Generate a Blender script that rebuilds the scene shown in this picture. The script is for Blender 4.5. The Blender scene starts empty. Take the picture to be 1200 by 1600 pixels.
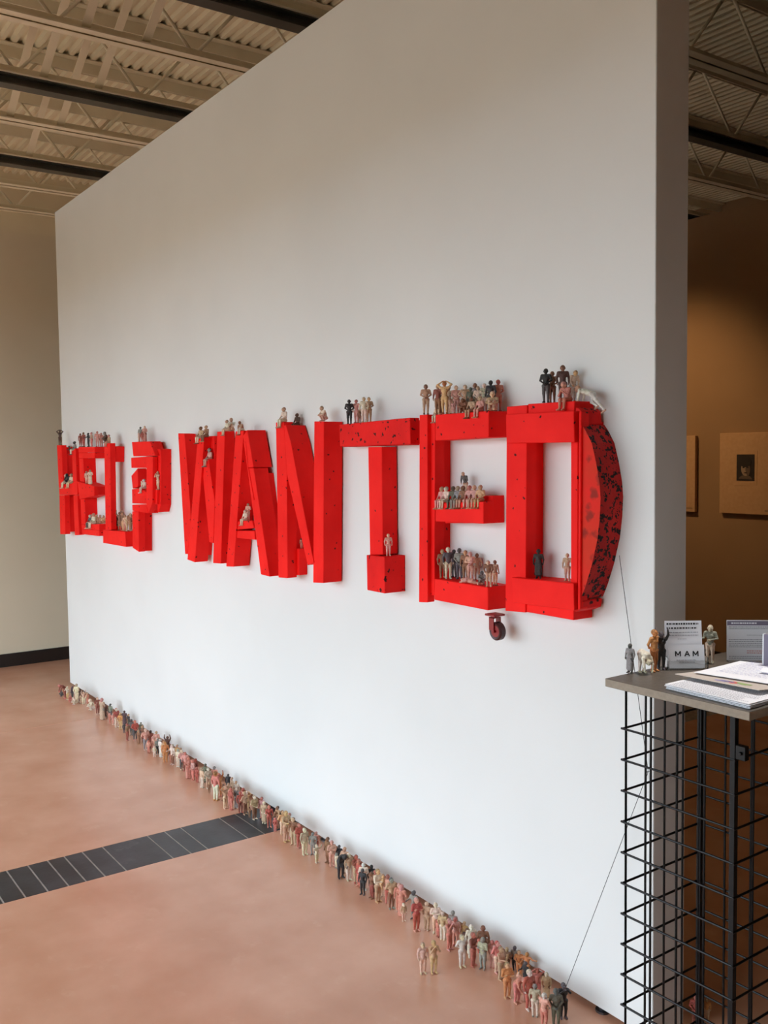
import bpy, bmesh, math, random
import numpy as np
from mathutils import Vector, Matrix

random.seed(7)
SC = bpy.context.scene
COL = SC.collection
RAD = math.radians

# light and exposure settings
EXPOSURE = 0.0
SKY = 6.7
SPOT_W = 150
SPOT2_W = 700
WY = -2.2
WINDOWS = ((-15.2, -8.0, 0.0, 3.7), (-7.0, -0.4, 0.0, 2.6))  # x0, x1, z0, z1

# ------------------------------------------------------------------ camera
F_PX = 1497.5
cam_d = bpy.data.cameras.new('camera')
cam_d.sensor_fit = 'AUTO'
cam_d.sensor_width = 36.0
cam_d.lens = F_PX / 1600.0 * 36.0
cam_d.clip_start = 0.05
cam_d.clip_end = 200
cam = bpy.data.objects.new('camera', cam_d)
COL.objects.link(cam)
cam.matrix_world = Matrix(((0.57280964, -0.04177353, 0.81862329, 0.0),
                           (0.81958771, 0.04484422, -0.5711961, 0.0),
                           (-0.01284965, 0.99812022, 0.05992428, 1.6),
                           (0, 0, 0, 1)))
SC.camera = cam

# ------------------------------------------------------------------ world, daylight, exposure
SC.view_settings.view_transform = 'Standard'
SC.view_settings.look = 'None'
SC.view_settings.gamma = 1.0
SC.view_settings.use_curve_mapping = False
SC.view_settings.exposure = EXPOSURE
SC.cycles.max_bounces = 8
SC.cycles.diffuse_bounces = 5
SC.cycles.sample_clamp_indirect = 8.0
SC.cycles.use_denoising = True

w = bpy.data.worlds.new('overcast_sky')
SC.world = w
w.use_nodes = True
nt = w.node_tree
nt.nodes.clear()
wo = nt.nodes.new('ShaderNodeOutputWorld')
bg = nt.nodes.new('ShaderNodeBackground')
tc = nt.nodes.new('ShaderNodeTexCoord')
sep = nt.nodes.new('ShaderNodeSeparateXYZ')
ramp = nt.nodes.new('ShaderNodeValToRGB')
nt.links.new(tc.outputs['Generated'], sep.inputs[0])
nt.links.new(sep.outputs['Z'], ramp.inputs[0])
nt.links.new(ramp.outputs[0], bg.inputs[0])
nt.links.new(bg.outputs[0], wo.inputs[0])
ramp.color_ramp.elements[0].position = 0.0
ramp.color_ramp.elements[0].color = (0.74, 0.88, 1.0, 1)
ramp.color_ramp.elements[1].position = 1.0
ramp.color_ramp.elements[1].color = (0.82, 0.92, 1.0, 1)
bg.inputs[1].default_value = SKY


def area(name, loc, rot, sx, sy, power, col, portal=False):
    l = bpy.data.lights.new(name, 'AREA')
    l.shape = 'RECTANGLE'
    l.size, l.size_y = sx, sy
    l.energy = power
    l.color = col
    if portal:
        l.cycles.is_portal = True
    o = bpy.data.objects.new(name, l)
    COL.objects.link(o)
    o.location = loc
    o.rotation_euler = rot
    return o


# daylight enters through the long shop window behind the camera and the taller glazing further left
for WX0, WX1, WZ0, WZ1 in WINDOWS:
    area('window_portal', ((WX0 + WX1) / 2, WY + 0.02, (WZ0 + WZ1) / 2), (RAD(90), 0, RAD(180)), WX1 - WX0, WZ1 - WZ0, 1.0, (1, 1, 1), portal=True)

# ------------------------------------------------------------------ measured layout
BEAMS = [
    ('H', 'board', 1.915, 1.95, [(-6.611, 1.691), (-6.512, 1.69), (-6.501, 1.424), (-6.6, 1.422)]),
    ('H', 'board', 1.95, 2.0, [(-6.603, 1.642), (-6.522, 1.641), (-6.526, 1.423), (-6.614, 1.421)]),
    ('H', 'crossbar', 1.915, 2.0, [(-6.6, 1.424), (-6.311, 1.434), (-6.266, 1.452), (-6.191, 1.453), (-6.2, 1.365), (-6.592, 1.354)]),
    ('H', 'board', 1.915, 1.95, [(-6.593, 1.352), (-6.478, 1.356), (-6.489, 1.093), (-6.602, 1.086)]),
    ('H', 'board', 1.95, 2.0, [(-6.661, 1.349), (-6.518, 1.353), (-6.525, 1.107), (-6.676, 1.099)]),
    ('H', 'board', 1.915, 1.965, [(-6.279, 1.647), (-6.208, 1.666), (-6.203, 1.453), (-6.285, 1.452)]),
    ('H', 'board', 1.915, 1.95, [(-6.283, 1.361), (-6.2, 1.363), (-6.189, 1.106), (-6.279, 1.099)]),
    ('H', 'board', 1.95, 2.0, [(-6.366, 1.357), (-6.266, 1.36), (-6.249, 1.115), (-6.363, 1.108)]),
    ('E1', 'arm', 1.915, 1.985, [(-6.145, 1.673), (-5.827, 1.669), (-5.83, 1.634), (-6.149, 1.637)]),
    ('E1', 'arm', 1.917, 2.0, [(-6.149, 1.635), (-5.837, 1.633), (-5.84, 1.599), (-6.152, 1.6)]),
    ('E1', 'board', 1.92, 2.0, [(-6.157, 1.599), (-6.073, 1.599), (-6.068, 1.18), (-6.152, 1.176)]),
    ('E1', 'wedge', 1.895, 1.919, [(-6.124, 1.454), (-5.8, 1.428), (-5.805, 1.371), (-6.092, 1.341)]),
    ('E1', 'arm', 1.95, 2.0, [(-6.1, 1.419), (-5.861, 1.423), (-5.865, 1.388), (-6.104, 1.378)]),
    ('E1', 'arm', 1.915, 1.985, [(-6.136, 1.175), (-5.788, 1.198), (-5.791, 1.161), (-6.13, 1.148)]),
    ('E1', 'arm', 1.917, 2.0, [(-6.136, 1.146), (-5.797, 1.159), (-5.801, 1.123), (-6.131, 1.115)]),
    ('L', 'board', 1.91, 1.944, [(-5.636, 1.688), (-5.538, 1.687), (-5.56, 1.176), (-5.659, 1.17)]),
    ('L', 'block', 1.945, 1.999, [(-5.651, 1.671), (-5.54, 1.667), (-5.552, 1.576), (-5.659, 1.578)]),
    ('L', 'arm', 1.91, 2.0, [(-5.704, 1.167), (-5.326, 1.179), (-5.318, 1.092), (-5.711, 1.088)]),
    ('L', 'block', 1.955, 2.0, [(-5.641, 1.191), (-5.532, 1.197), (-5.534, 1.172), (-5.643, 1.168)]),
    ('P', 'cap', 1.915, 1.975, [(-5.191, 1.687), (-4.917, 1.686), (-4.851, 1.609), (-5.173, 1.608)]),
    ('P', 'board', 1.92, 1.97, [(-5.222, 1.6), (-4.993, 1.605), (-4.997, 1.544), (-5.223, 1.543)]),
    ('P', 'board', 1.92, 1.97, [(-5.127, 1.541), (-5.227, 1.499), (-5.21, 1.427), (-5.128, 1.44)]),
    ('P', 'board', 1.92, 1.98, [(-5.223, 1.423), (-5.098, 1.432), (-5.007, 1.412), (-5.012, 1.348), (-5.225, 1.344)]),
    ('P', 'board', 1.92, 1.98, [(-5.226, 1.336), (-5.012, 1.346), (-4.988, 1.298), (-5.225, 1.302)]),
    ('P', 'post', 1.908, 1.938, [(-4.957, 1.606), (-4.87, 1.605), (-4.891, 1.36), (-4.948, 1.301), (-4.977, 1.35)]),
    ('P', 'board', 1.94, 2.0, [(-4.88, 1.646), (-4.835, 1.642), (-4.856, 1.348), (-4.884, 1.307), (-4.904, 1.31)]),
    ('P', 'block', 1.925, 1.975, [(-4.895, 1.426), (-4.861, 1.428), (-4.872, 1.351), (-4.911, 1.35)]),
    ('P', 'post', 1.915, 1.953, [(-5.215, 1.3), (-5.118, 1.302), (-5.132, 1.077), (-5.223, 1.093)]),
    ('P', 'post', 1.954, 2.0, [(-5.212, 1.295), (-5.133, 1.297), (-5.149, 1.078), (-5.224, 1.07)]),
    ('W', 'board', 1.915, 1.975, [(-4.539, 1.719), (-4.461, 1.715), (-4.411, 1.353), (-4.413, 1.264), (-4.462, 1.117), (-4.49, 1.115)]),
    ('W', 'board', 1.91, 1.98, [(-4.294, 1.685), (-4.219, 1.693), (-4.362, 1.085), (-4.452, 1.091)]),
    ('W', 'board', 1.92, 1.98, [(-4.27, 1.537), (-4.2, 1.59), (-4.141, 1.391), (-4.169, 1.192), (-4.209, 1.193)]),
    ('W', 'block', 1.95, 2.0, [(-4.297, 1.7), (-4.195, 1.698), (-4.198, 1.586), (-4.297, 1.572)]),
    ('W', 'board', 1.91, 1.96, [(-4.073, 1.714), (-3.994, 1.715), (-4.067, 1.104), (-4.152, 1.099)]),
    ('W', 'board', 1.962, 2.0, [(-4.111, 1.711), (-4.079, 1.711), (-4.135, 1.103), (-4.188, 1.098)]),
    ('A', 'board', 1.915, 1.995, [(-3.893, 1.711), (-3.815, 1.713), (-3.837, 1.599), (-3.944, 1.1), (-4.021, 1.094)]),
    ('A', 'block', 1.902, 1.992, [(-3.796, 1.689), (-3.754, 1.714), (-3.702, 1.552), (-3.76, 1.551)]),
    ('A', 'board', 1.904, 1.974, [(-3.764, 1.549), (-3.705, 1.549), (-3.581, 1.091), (-3.659, 1.093)]),
    ('A', 'strip', 1.9, 1.925, [(-3.789, 1.664), (-3.768, 1.664), (-3.752, 1.553), (-3.748, 1.548), (-3.702, 1.412), (-3.72, 1.412)]),
    ('A', 'crossbar', 1.92, 1.98, [(-3.901, 1.308), (-3.763, 1.319), (-3.745, 1.286), (-3.918, 1.27)]),
    ('A', 'crossbar', 1.92, 1.98, [(-3.921, 1.265), (-3.743, 1.275), (-3.736, 1.236), (-3.923, 1.232)]),
    ('N', 'board', 1.915, 1.96, [(-3.519, 1.738), (-3.453, 1.738), (-3.434, 1.536), (-3.445, 1.097), (-3.522, 1.092)]),
    ('N', 'block', 1.96, 2.0, [(-3.487, 1.723), (-3.43, 1.721), (-3.433, 1.639), (-3.485, 1.64)]),
    ('N', 'board', 1.905, 1.995, [(-3.432, 1.724), (-3.416, 1.723), (-3.379, 1.655), (-3.216, 1.181), (-3.263, 1.167), (-3.416, 1.524)]),
    ('N', 'block', 1.96, 2.0, [(-3.471, 1.213), (-3.424, 1.217), (-3.428, 1.107), (-3.475, 1.102)]),
    ('N', 'post', 1.91, 1.995, [(-3.201, 1.731), (-3.13, 1.728), (-3.154, 1.107), (-3.231, 1.101)]),
    ('T', 'crossbar', 1.905, 1.945, [(-3.013, 1.712), (-2.573, 1.721), (-2.571, 1.633), (-3.011, 1.632)]),
    ('T', 'crossbar', 1.946, 2.0, [(-3.052, 1.715), (-2.679, 1.723), (-2.645, 1.631), (-3.054, 1.63)]),
    ('T', 'post', 1.93, 1.995, [(-2.861, 1.627), (-2.775, 1.627), (-2.777, 1.245), (-2.859, 1.238)]),
    ('T', 'block', 1.91, 2.0, [(-2.851, 1.24), (-2.738, 1.242), (-2.739, 1.113), (-2.85, 1.113)]),
    ('E2', 'board', 1.91, 1.94, [(-2.527, 1.728), (-2.484, 1.728), (-2.493, 1.111), (-2.541, 1.106)]),
    ('E2', 'board', 1.925, 1.965, [(-2.502, 1.712), (-2.463, 1.717), (-2.476, 1.135), (-2.51, 1.132)]),
    ('E2', 'arm', 1.908, 1.983, [(-2.439, 1.725), (-2.18, 1.726), (-2.181, 1.647), (-2.441, 1.642)]),
    ('E2', 'arm', 1.91, 1.95, [(-2.446, 1.441), (-2.209, 1.453), (-2.21, 1.386), (-2.447, 1.381)]),
    ('E2', 'arm', 1.952, 2.0, [(-2.45, 1.461), (-2.215, 1.469), (-2.215, 1.385), (-2.451, 1.373)]),
    ('E2', 'arm', 1.905, 1.998, [(-2.448, 1.195), (-2.186, 1.194), (-2.186, 1.124), (-2.451, 1.125)]),
    ('D', 'board', 1.915, 1.955, [(-2.109, 1.735), (-2.023, 1.736), (-2.033, 1.136), (-2.12, 1.13)]),
    ('D', 'board', 1.894, 1.914, [(-2.09, 1.712), (-1.821, 1.71), (-1.818, 1.626), (-2.088, 1.628)]),
    ('D', 'board', 1.92, 1.995, [(-2.025, 1.739), (-1.843, 1.738), (-1.843, 1.684), (-2.025, 1.691)]),
    ('D', 'board', 1.894, 1.914, [(-2.068, 1.237), (-1.822, 1.245), (-1.82, 1.171), (-2.064, 1.164)]),
    ('D', 'board', 1.918, 1.996, [(-2.017, 1.234), (-1.859, 1.24), (-1.859, 1.194), (-2.018, 1.18)]),
    ('D', 'board', 1.92, 1.995, [(-2.034, 1.165), (-1.847, 1.171), (-1.847, 1.138), (-2.034, 1.137)]),
    ('D', 'board', 1.916, 1.966, [(-1.853, 1.68), (-1.827, 1.679), (-1.83, 1.178), (-1.854, 1.178)]),
    ('D', 'strip', 1.905, 1.935, [(-1.813, 1.707), (-1.804, 1.707), (-1.809, 1.175), (-1.818, 1.172)]),
    ('D', 'curved_block', 1.912, 2.0, [(-1.809, 1.673), (-1.795, 1.657), (-1.773, 1.623), (-1.758, 1.573), (-1.746, 1.518), (-1.742, 1.478), (-1.745, 1.427), (-1.753, 1.368), (-1.773, 1.297), (-1.795, 1.239), (-1.813, 1.201)]),
    ('D', 'block', 1.915, 1.99, [(-1.835, 1.72), (-1.824, 1.718), (-1.812, 1.709), (-1.807, 1.674), (-1.835, 1.675)]),
    ('D', 'block', 1.915, 1.99, [(-1.838, 1.175), (-1.815, 1.198), (-1.806, 1.196), (-1.81, 1.174), (-1.838, 1.162)]),
]
GROUPS = ['clay figurines lined up on the floor along the wall', 'clay figurines perched on the red letters', 'clay figurines on the counter', 'clay figurines on the gallery floor past the wall']
FIGURES = [  # label, group, pose, x, y, z, height, facing, colours shirt/skin/trousers/hair
    ('dark grey figurine, crouching low, leftmost in floor row below H', 0, 'crouch', -6.4822, 1.8567, 0.0000, 0.0800, 4, 'darkgrey'),
    ('brick red figurine, stooping forward, second from left in floor row below H', 0, 'bend', -6.4043, 1.8548, 0.0000, 0.1303, 3, 'brickred/salmon'),
    ('cream figurine, hands at face, third from left in floor row below H', 0, 'pray', -6.3602, 1.8573, 0.0000, 0.0910, 26, 'cream/cream/gold'),
    ('salmon figurine, crouching low, fourth from left in floor row below H', 0, 'crouch', -6.2950, 1.8527, 0.0000, 0.0812, 101, 'salmon'),
    ('purple grey figurine, arms at sides, fifth from left in floor row below H', 0, 'sides', -6.3685, 1.8928, 0.0000, 0.0838, 20, 'purple/purple/darkgrey'),
    ('cream figurine, hands behind back, leftmost in floor row below first E', 0, 'behind', -6.2446, 1.8833, 0.0000, 0.1270, 205, 'cream'),
    ('cream figurine, crouching low, sixth from left in floor row below H', 0, 'crouch', -6.2088, 1.8585, 0.0000, 0.0949, 11, 'cream'),
    ('dark brown figurine, long coat, second from left in floor row below first E', 0, 'coat', -6.2845, 1.9198, 0.0000, 0.0800, 73, 'darkbrown'),
    ('tan figurine, child sized, third from left in floor row below first E', 0, 'child', -6.2054, 1.8970, 0.0000, 0.0592, 207, 'tan/tan/peach'),
    ('peach figurine, one arm raised high, fourth from left in floor row below first E', 0, 'raise', -6.1740, 1.9048, 0.0000, 0.0861, 92, 'peach/peach/cream'),
    ('salmon figurine, carrying a child, fifth from left in floor row below first E', 0, 'carry', -6.1561, 1.9256, 0.0000, 0.0800, 22, 'salmon/peach'),
    ('cream figurine, crouching low, sixth from left in floor row below first E', 0, 'crouch', -6.0048, 1.9054, 0.0000, 0.1331, 3, 'cream'),
    ('brick red figurine, arms crossed, seventh from left in floor row below first E', 0, 'crossed', -5.8845, 1.9013, 0.0000, 0.1076, 95, 'brickred/peach/brickred'),
    ('olive tan figurine, long dress, eighth from left in floor row below first E', 0, 'dress', -5.7359, 1.8809, 0.0000, 0.1323, 203, 'olive/pink/grey'),
    ('dark brown figurine, long coat, leftmost in floor row below L', 0, 'coat', -5.7802, 1.9170, 0.0000, 0.0818, 96, 'darkbrown/darkgrey'),
    ('grey figurine, arms at sides, fourth from left in floor row below L', 0, 'sides', -5.7186, 1.9267, 0.0000, 0.0973, 27, 'grey/darkgrey/darkgrey'),
    ('pink figurine, child sized, second from left in floor row below L', 0, 'child', -5.7521, 1.9182, 0.0000, 0.0450, 1, 'pink/peach'),
    ('salmon figurine, child sized, third from left in floor row below L', 0, 'child', -5.6310, 1.8913, 0.0000, 0.0644, 25, 'salmon/pink'),
    ('pink figurine, child sized, fifth from left in floor row below L', 0, 'child', -5.5893, 1.8961, 0.0000, 0.0684, 205, 'pink/cream'),
    ('red figurine, arms at sides, sixth from left in floor row below L', 0, 'sides', -5.5242, 1.8968, 0.0000, 0.1160, 103, 'red/cream/cream/red'),
    ('orange figurine, hands behind back, seventh from left in floor row below L', 0, 'behind', -5.4641, 1.8987, 0.0000, 0.0999, 209, 'orange/gold/gold'),
    ('purple grey figurine, long coat, ninth from left in floor row below L', 0, 'coat', -5.5283, 1.9467, 0.0000, 0.0910, 54, 'purple/darkbrown'),
    ('dark grey figurine, arms crossed, 11th from left in floor row below L', 0, 'crossed', -5.4732, 1.9522, 0.0000, 0.0824, 3, 'darkgrey/tan/green'),
    ('dark grey figurine, child sized, eighth from left in floor row below L', 0, 'child', -5.3873, 1.8920, 0.0000, 0.0560, 97, 'darkgrey'),
    ('brown figurine, hands at face, tenth from left in floor row below L', 0, 'pray', -5.2280, 1.8533, 0.0000, 0.0976, 189, 'brown/salmon/brickred'),
    ('dark grey figurine, arms at sides, leftmost in floor row below P', 0, 'sides', -5.3097, 1.9096, 0.0000, 0.0936, 33, 'darkgrey'),
    ('red figurine, hands clasped in front, second from left in floor row below P', 0, 'clasp', -5.2037, 1.8911, 0.0000, 0.1152, 94, 'red/salmon/darkgrey'),
    ('dark green figurine, arms at sides, fourth from left in floor row below P', 0, 'sides', -5.2645, 1.9480, 0.0000, 0.0800, 52, 'green/grey/darkgrey'),
    ('brown figurine, long coat, third from left in floor row below P', 0, 'coat', -5.1173, 1.8790, 0.0000, 0.0800, 202, 'brown/tan/brown'),
    ('brown figurine, arm reaching out, fifth from left in floor row below P', 0, 'reach', -5.1266, 1.9072, 0.0000, 0.1003, -2, 'brown/tan/brickred'),
    ('pink figurine, hands behind back, sixth from left in floor row below P', 0, 'behind', -4.9843, 1.8694, 0.0000, 0.1213, 80, 'pink/peach/grey'),
    ('brick red figurine, long coat, eighth from left in floor row below P', 0, 'coat', -4.9988, 1.9032, 0.0000, 0.1019, 29, 'brickred/darkbrown'),
    ('pink figurine, child sized, seventh from left in floor row below P', 0, 'child', -4.9317, 1.8651, 0.0000, 0.0704, 32, 'pink/salmon/salmon'),
    ('pink figurine, arms crossed, 11th from left in floor row below P', 0, 'crossed', -4.9662, 1.9242, 0.0000, 0.1016, 56, 'pink/tan/tan'),
    ('pink figurine, long dress, ninth from left in floor row below P', 0, 'dress', -4.9342, 1.8915, 0.0000, 0.0846, 0, 'pink'),
    ('grey figurine, arms at sides, 12th from left in floor row below P', 0, 'sides', -4.8763, 1.8940, 0.0000, 0.0892, 102, 'grey/grey/black/cream'),
    ('cream figurine, child sized, tenth from left in floor row below P', 0, 'child', -4.8488, 1.8651, 0.0000, 0.0589, 59, 'cream'),
    ('white figurine, arms at sides, 13th from left in floor row below P', 0, 'sides', -4.8247, 1.8896, 0.0000, 0.0991, 187, 'white'),
    ('tan figurine, hands clasped in front, 14th from left in floor row below P', 0, 'clasp', -4.7811, 1.8935, 0.0000, 0.0984, 37, 'tan/gold'),
    ('dark brown figurine, one arm raised high, 16th from left in floor row below P', 0, 'raise', -4.8320, 1.9341, 0.0000, 0.1031, 42, 'darkbrown'),
    ('orange figurine, arms at sides, 15th from left in floor row below P', 0, 'sides', -4.7256, 1.8768, 0.0000, 0.1095, 71, 'orange'),
    ('salmon figurine, child sized, 17th from left in floor row below P', 0, 'child', -4.7173, 1.9009, 0.0000, 0.0450, 202, 'salmon'),
    ('cream figurine, arm reaching out, leftmost in floor row below W', 0, 'reach', -4.6638, 1.8916, 0.0000, 0.1086, 12, 'cream/cream/brown'),
    ('golden tan figurine, arms at sides, second from left in floor row below W', 0, 'sides', -4.6981, 1.9326, 0.0000, 0.0905, 25, 'gold/tan/gold'),
    ('cream figurine, arms at sides, third from left in floor row below W', 0, 'sides', -4.6103, 1.8995, 0.0000, 0.0947, 209, 'cream/white/cream'),
    ('tan figurine, hands clasped in front, fourth from left in floor row below W', 0, 'clasp', -4.6471, 1.9306, 0.0000, 0.0863, 25, 'tan/tan/brown'),
    ('pink figurine, hands behind back, fifth from left in floor row below W', 0, 'behind', -4.5591, 1.8988, 0.0000, 0.1034, 91, 'pink/cream/darkgrey'),
    ('pink figurine, arms at sides, sixth from left in floor row below W', 0, 'sides', -4.5259, 1.9031, 0.0000, 0.0996, 59, 'pink/salmon/brickred'),
    ('salmon figurine, long dress, seventh from left in floor row below W', 0, 'dress', -4.4114, 1.8715, 0.0000, 0.1087, 77, 'salmon/salmon/red'),
    ('brick red figurine, long coat, ninth from left in floor row below W', 0, 'coat', -4.4216, 1.9151, 0.0000, 0.0896, 20, 'brickred/red/darkbrown'),
    ('pink figurine, hands clasped in front, eighth from left in floor row below W', 0, 'clasp', -4.3774, 1.8798, 0.0000, 0.1038, -2, 'pink/salmon/salmon'),
    ('red figurine, child sized, tenth from left in floor row below W', 0, 'child', -4.3332, 1.8810, 0.0000, 0.0772, 207, 'red/salmon'),
    ('peach figurine, arms at sides, 11th from left in floor row below W', 0, 'sides', -4.2477, 1.8695, 0.0000, 0.0993, 186, 'peach/cream/cream'),
    ('dark green figurine, long coat, 12th from left in floor row below W', 0, 'coat', -4.3048, 1.9141, 0.0000, 0.0943, 24, 'green'),
    ('olive tan figurine, hands clasped in front, 13th from left in floor row below W', 0, 'clasp', -4.2212, 1.8896, 0.0000, 0.1023, 88, 'olive/cream/tan'),
    ('brown figurine, child sized, 14th from left in floor row below W', 0, 'child', -4.1575, 1.8652, 0.0000, 0.0521, 61, 'brown/tan'),
    ('pink figurine, arms at sides, 15th from left in floor row below W', 0, 'sides', -4.2275, 1.9259, 0.0000, 0.0996, 38, 'pink/grey/grey'),
    ('salmon figurine, arms at sides, 16th from left in floor row below W', 0, 'sides', -4.0494, 1.8494, 0.0000, 0.1380, 201, 'salmon/orange/white'),
    ('orange figurine, one arm raised high, 17th from left in floor row below W', 0, 'raise', -4.0845, 1.8840, 0.0000, 0.1122, 93, 'orange/salmon'),
    ('orange figurine, child sized, 18th from left in floor row below W', 0, 'child', -4.0260, 1.8761, 0.0000, 0.0771, -2, 'orange/brown/brown'),
    ('black figurine, long coat, leftmost in floor row below A', 0, 'coat', -4.1380, 1.9561, 0.0000, 0.0800, 46, 'black/darkgrey'),
    ('cream figurine, hands clasped in front, fifth from left in floor row below A', 0, 'clasp', -4.0557, 1.9363, 0.0000, 0.0905, 0, 'cream/peach'),
    ('cream figurine, arms at sides, sixth from left in floor row below A', 0, 'sides', -3.9979, 1.9294, 0.0000, 0.0895, 47, 'cream/tan'),
    ('tan figurine, hands on head, 19th from left in floor row below W', 0, 'headhands', -3.9282, 1.8403, 0.0000, 0.1045, 104, 'tan/peach/peach'),
    ('red figurine, arms at sides, fourth from left in floor row below A', 0, 'sides', -3.8969, 1.8530, 0.0000, 0.1003, 187, 'red/salmon/salmon'),
    ('pink figurine, hands clasped in front, third from left in floor row below A', 0, 'clasp', -3.9487, 1.8728, 0.0000, 0.0911, 44, 'pink'),
    ('brown figurine, arms at sides, second from left in floor row below A', 0, 'sides', -3.9969, 1.8897, 0.0000, 0.0890, 47, 'brown/tan'),
    ('grey figurine, long dress, seventh from left in floor row below A', 0, 'dress', -3.9013, 1.8847, 0.0000, 0.0934, 27, 'grey/cream/grey'),
    ('red figurine, arms at sides, eighth from left in floor row below A', 0, 'sides', -3.8407, 1.8726, 0.0000, 0.0967, 80, 'red/red/brickred'),
    ('pink figurine, hands clasped in front, ninth from left in floor row below A', 0, 'clasp', -3.8753, 1.9043, 0.0000, 0.0971, 13, 'pink/red'),
    ('tan figurine, hands behind back, tenth from left in floor row below A', 0, 'behind', -3.8076, 1.8783, 0.0000, 0.1036, 106, 'tan/tan/brown'),
    ('golden tan figurine, hands on head, 11th from left in floor row below A', 0, 'headhands', -3.8356, 1.9052, 0.0000, 0.0934, 25, 'gold/cream/gold'),
    ('brown figurine, child sized, 12th from left in floor row below A', 0, 'child', -3.7648, 1.8788, 0.0000, 0.0485, 213, 'brown'),
    ('tan figurine, hands clasped in front, 13th from left in floor row below A', 0, 'clasp', -3.7305, 1.8861, 0.0000, 0.1091, 104, 'tan/cream/brown'),
    ('pink figurine, arms at sides, 14th from left in floor row below A', 0, 'sides', -3.7223, 1.9191, 0.0000, 0.0965, 30, 'pink/salmon/pink'),
    ('tan figurine, long coat, 15th from left in floor row below A', 0, 'coat', -3.6627, 1.8981, 0.0000, 0.0981, 209, 'tan/cream/cream'),
    ('red figurine, arm reaching out, 16th from left in floor row below A', 0, 'reach', -3.6109, 1.8955, 0.0000, 0.0970, 72, 'red/salmon/red'),
    ('tan figurine, carrying a child, leftmost in floor row below N', 0, 'carry', -3.5822, 1.9221, 0.0000, 0.0968, 3, 'tan/brown/brown/darkbrown'),
    ('red figurine, child sized, 17th from left in floor row below A', 0, 'child', -3.5523, 1.8919, 0.0000, 0.0621, 212, 'red/salmon/salmon'),
    ('golden tan figurine, hands behind back, second from left in floor row below N', 0, 'behind', -3.5088, 1.9041, 0.0000, 0.1036, 91, 'gold/tan/peach/brown'),
    ('tan figurine, arm reaching out, third from left in floor row below N', 0, 'reach', -3.4314, 1.8788, 0.0000, 0.1304, 98, 'tan/gold/tan'),
    ('cream figurine, arms crossed, fourth from left in floor row below N', 0, 'crossed', -3.4606, 1.9119, 0.0000, 0.1054, -2, 'cream/pink/cream'),
    ('brown figurine, arms at sides, fifth from left in floor row below N', 0, 'sides', -3.3873, 1.8888, 0.0000, 0.1144, 35, 'brown/peach/tan'),
    ('red figurine, hands clasped in front, sixth from left in floor row below N', 0, 'clasp', -3.3458, 1.8907, 0.0000, 0.1027, 101, 'red/salmon/red'),
    ('olive tan figurine, arms at sides, seventh from left in floor row below N', 0, 'sides', -3.2724, 1.8742, 0.0000, 0.1099, 91, 'olive/cream/cream'),
    ('grey figurine, arms at sides, eighth from left in floor row below N', 0, 'sides', -3.2553, 1.9027, 0.0000, 0.0914, 40, 'grey/grey/grey'),
    ('pink figurine, hands clasped in front, ninth from left in floor row below N', 0, 'clasp', -3.2762, 1.9311, 0.0000, 0.0800, 38, 'pink/pink/red'),
    ('cream figurine, child sized, arm up, tenth from left in floor row below N', 0, 'childraise', -3.1794, 1.8745, 0.0000, 0.0737, 105, 'cream'),
    ('brown figurine, arms at sides, 11th from left in floor row below N', 0, 'sides', -3.1511, 1.9089, 0.0000, 0.1039, 6, 'brown/brown/brown'),
    ('pink figurine, arms crossed, 12th from left in floor row below N', 0, 'crossed', -3.1172, 1.9064, 0.0000, 0.1019, 71, 'pink/pink/pink'),
    ('cream figurine, child sized, 13th from left in floor row below N', 0, 'child', -3.0906, 1.9112, 0.0000, 0.0609, 10, 'cream/grey/cream'),
    ('black figurine, stooping forward, 15th from left in floor row below N', 0, 'bend', -3.0092, 1.8787, 0.0000, 0.1318, 82, 'black/black/black'),
    ('black figurine, long coat, 14th from left in floor row below N', 0, 'coat', -3.1077, 1.9348, 0.0000, 0.0800, 39, 'black/darkgrey'),
    ('tan figurine, carrying a child, leftmost in floor row below T', 0, 'carry', -3.0306, 1.9111, 0.0000, 0.1037, 29, 'tan/tan/white'),
    ('tan figurine, arms at sides, second from left in floor row below T', 0, 'sides', -2.9725, 1.8921, 0.0000, 0.1046, 86, 'tan/cream/cream'),
    ('brick red figurine, hands at face, third from left in floor row below T', 0, 'pray', -2.9396, 1.9035, 0.0000, 0.1066, 82, 'brickred/red/tan'),
    ('red figurine, arms at sides, fourth from left in floor row below T', 0, 'sides', -2.9067, 1.8942, 0.0000, 0.1007, -2, 'red/salmon/salmon'),
    ('cream figurine, hands clasped in front, sixth from left in floor row below T', 0, 'clasp', -2.8732, 1.8919, 0.0000, 0.1024, 48, 'cream/white/cream'),
    ('black figurine, arms at sides, fifth from left in floor row below T', 0, 'sides', -2.8443, 1.8689, 0.0000, 0.0965, 25, 'black/darkgrey/black'),
    ('black figurine, long coat, seventh from left in floor row below T', 0, 'coat', -2.8650, 1.9224, 0.0000, 0.0891, 55, 'black'),
    ('brown figurine, hands behind back, eighth from left in floor row below T', 0, 'behind', -2.8005, 1.8790, 0.0000, 0.0980, -3, 'brown/brown/brickred'),
    ('tan figurine, hands at face, ninth from left in floor row below T', 0, 'pray', -2.8256, 1.9112, 0.0000, 0.0870, 54, 'tan/salmon/darkbrown'),
    ('cream figurine, carrying a child, tenth from left in floor row below T', 0, 'carry', -2.7645, 1.8810, 0.0000, 0.1205, 99, 'cream/gold/tan'),
    ('peach figurine, arms at sides, 11th from left in floor row below T', 0, 'sides', -2.7833, 1.9173, 0.0000, 0.0848, 42, 'peach/tan/peach'),
    ('pink figurine, hands behind back, 12th from left in floor row below T', 0, 'behind', -2.7348, 1.9035, 0.0000, 0.1049, 213, 'pink/salmon/salmon'),
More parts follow.
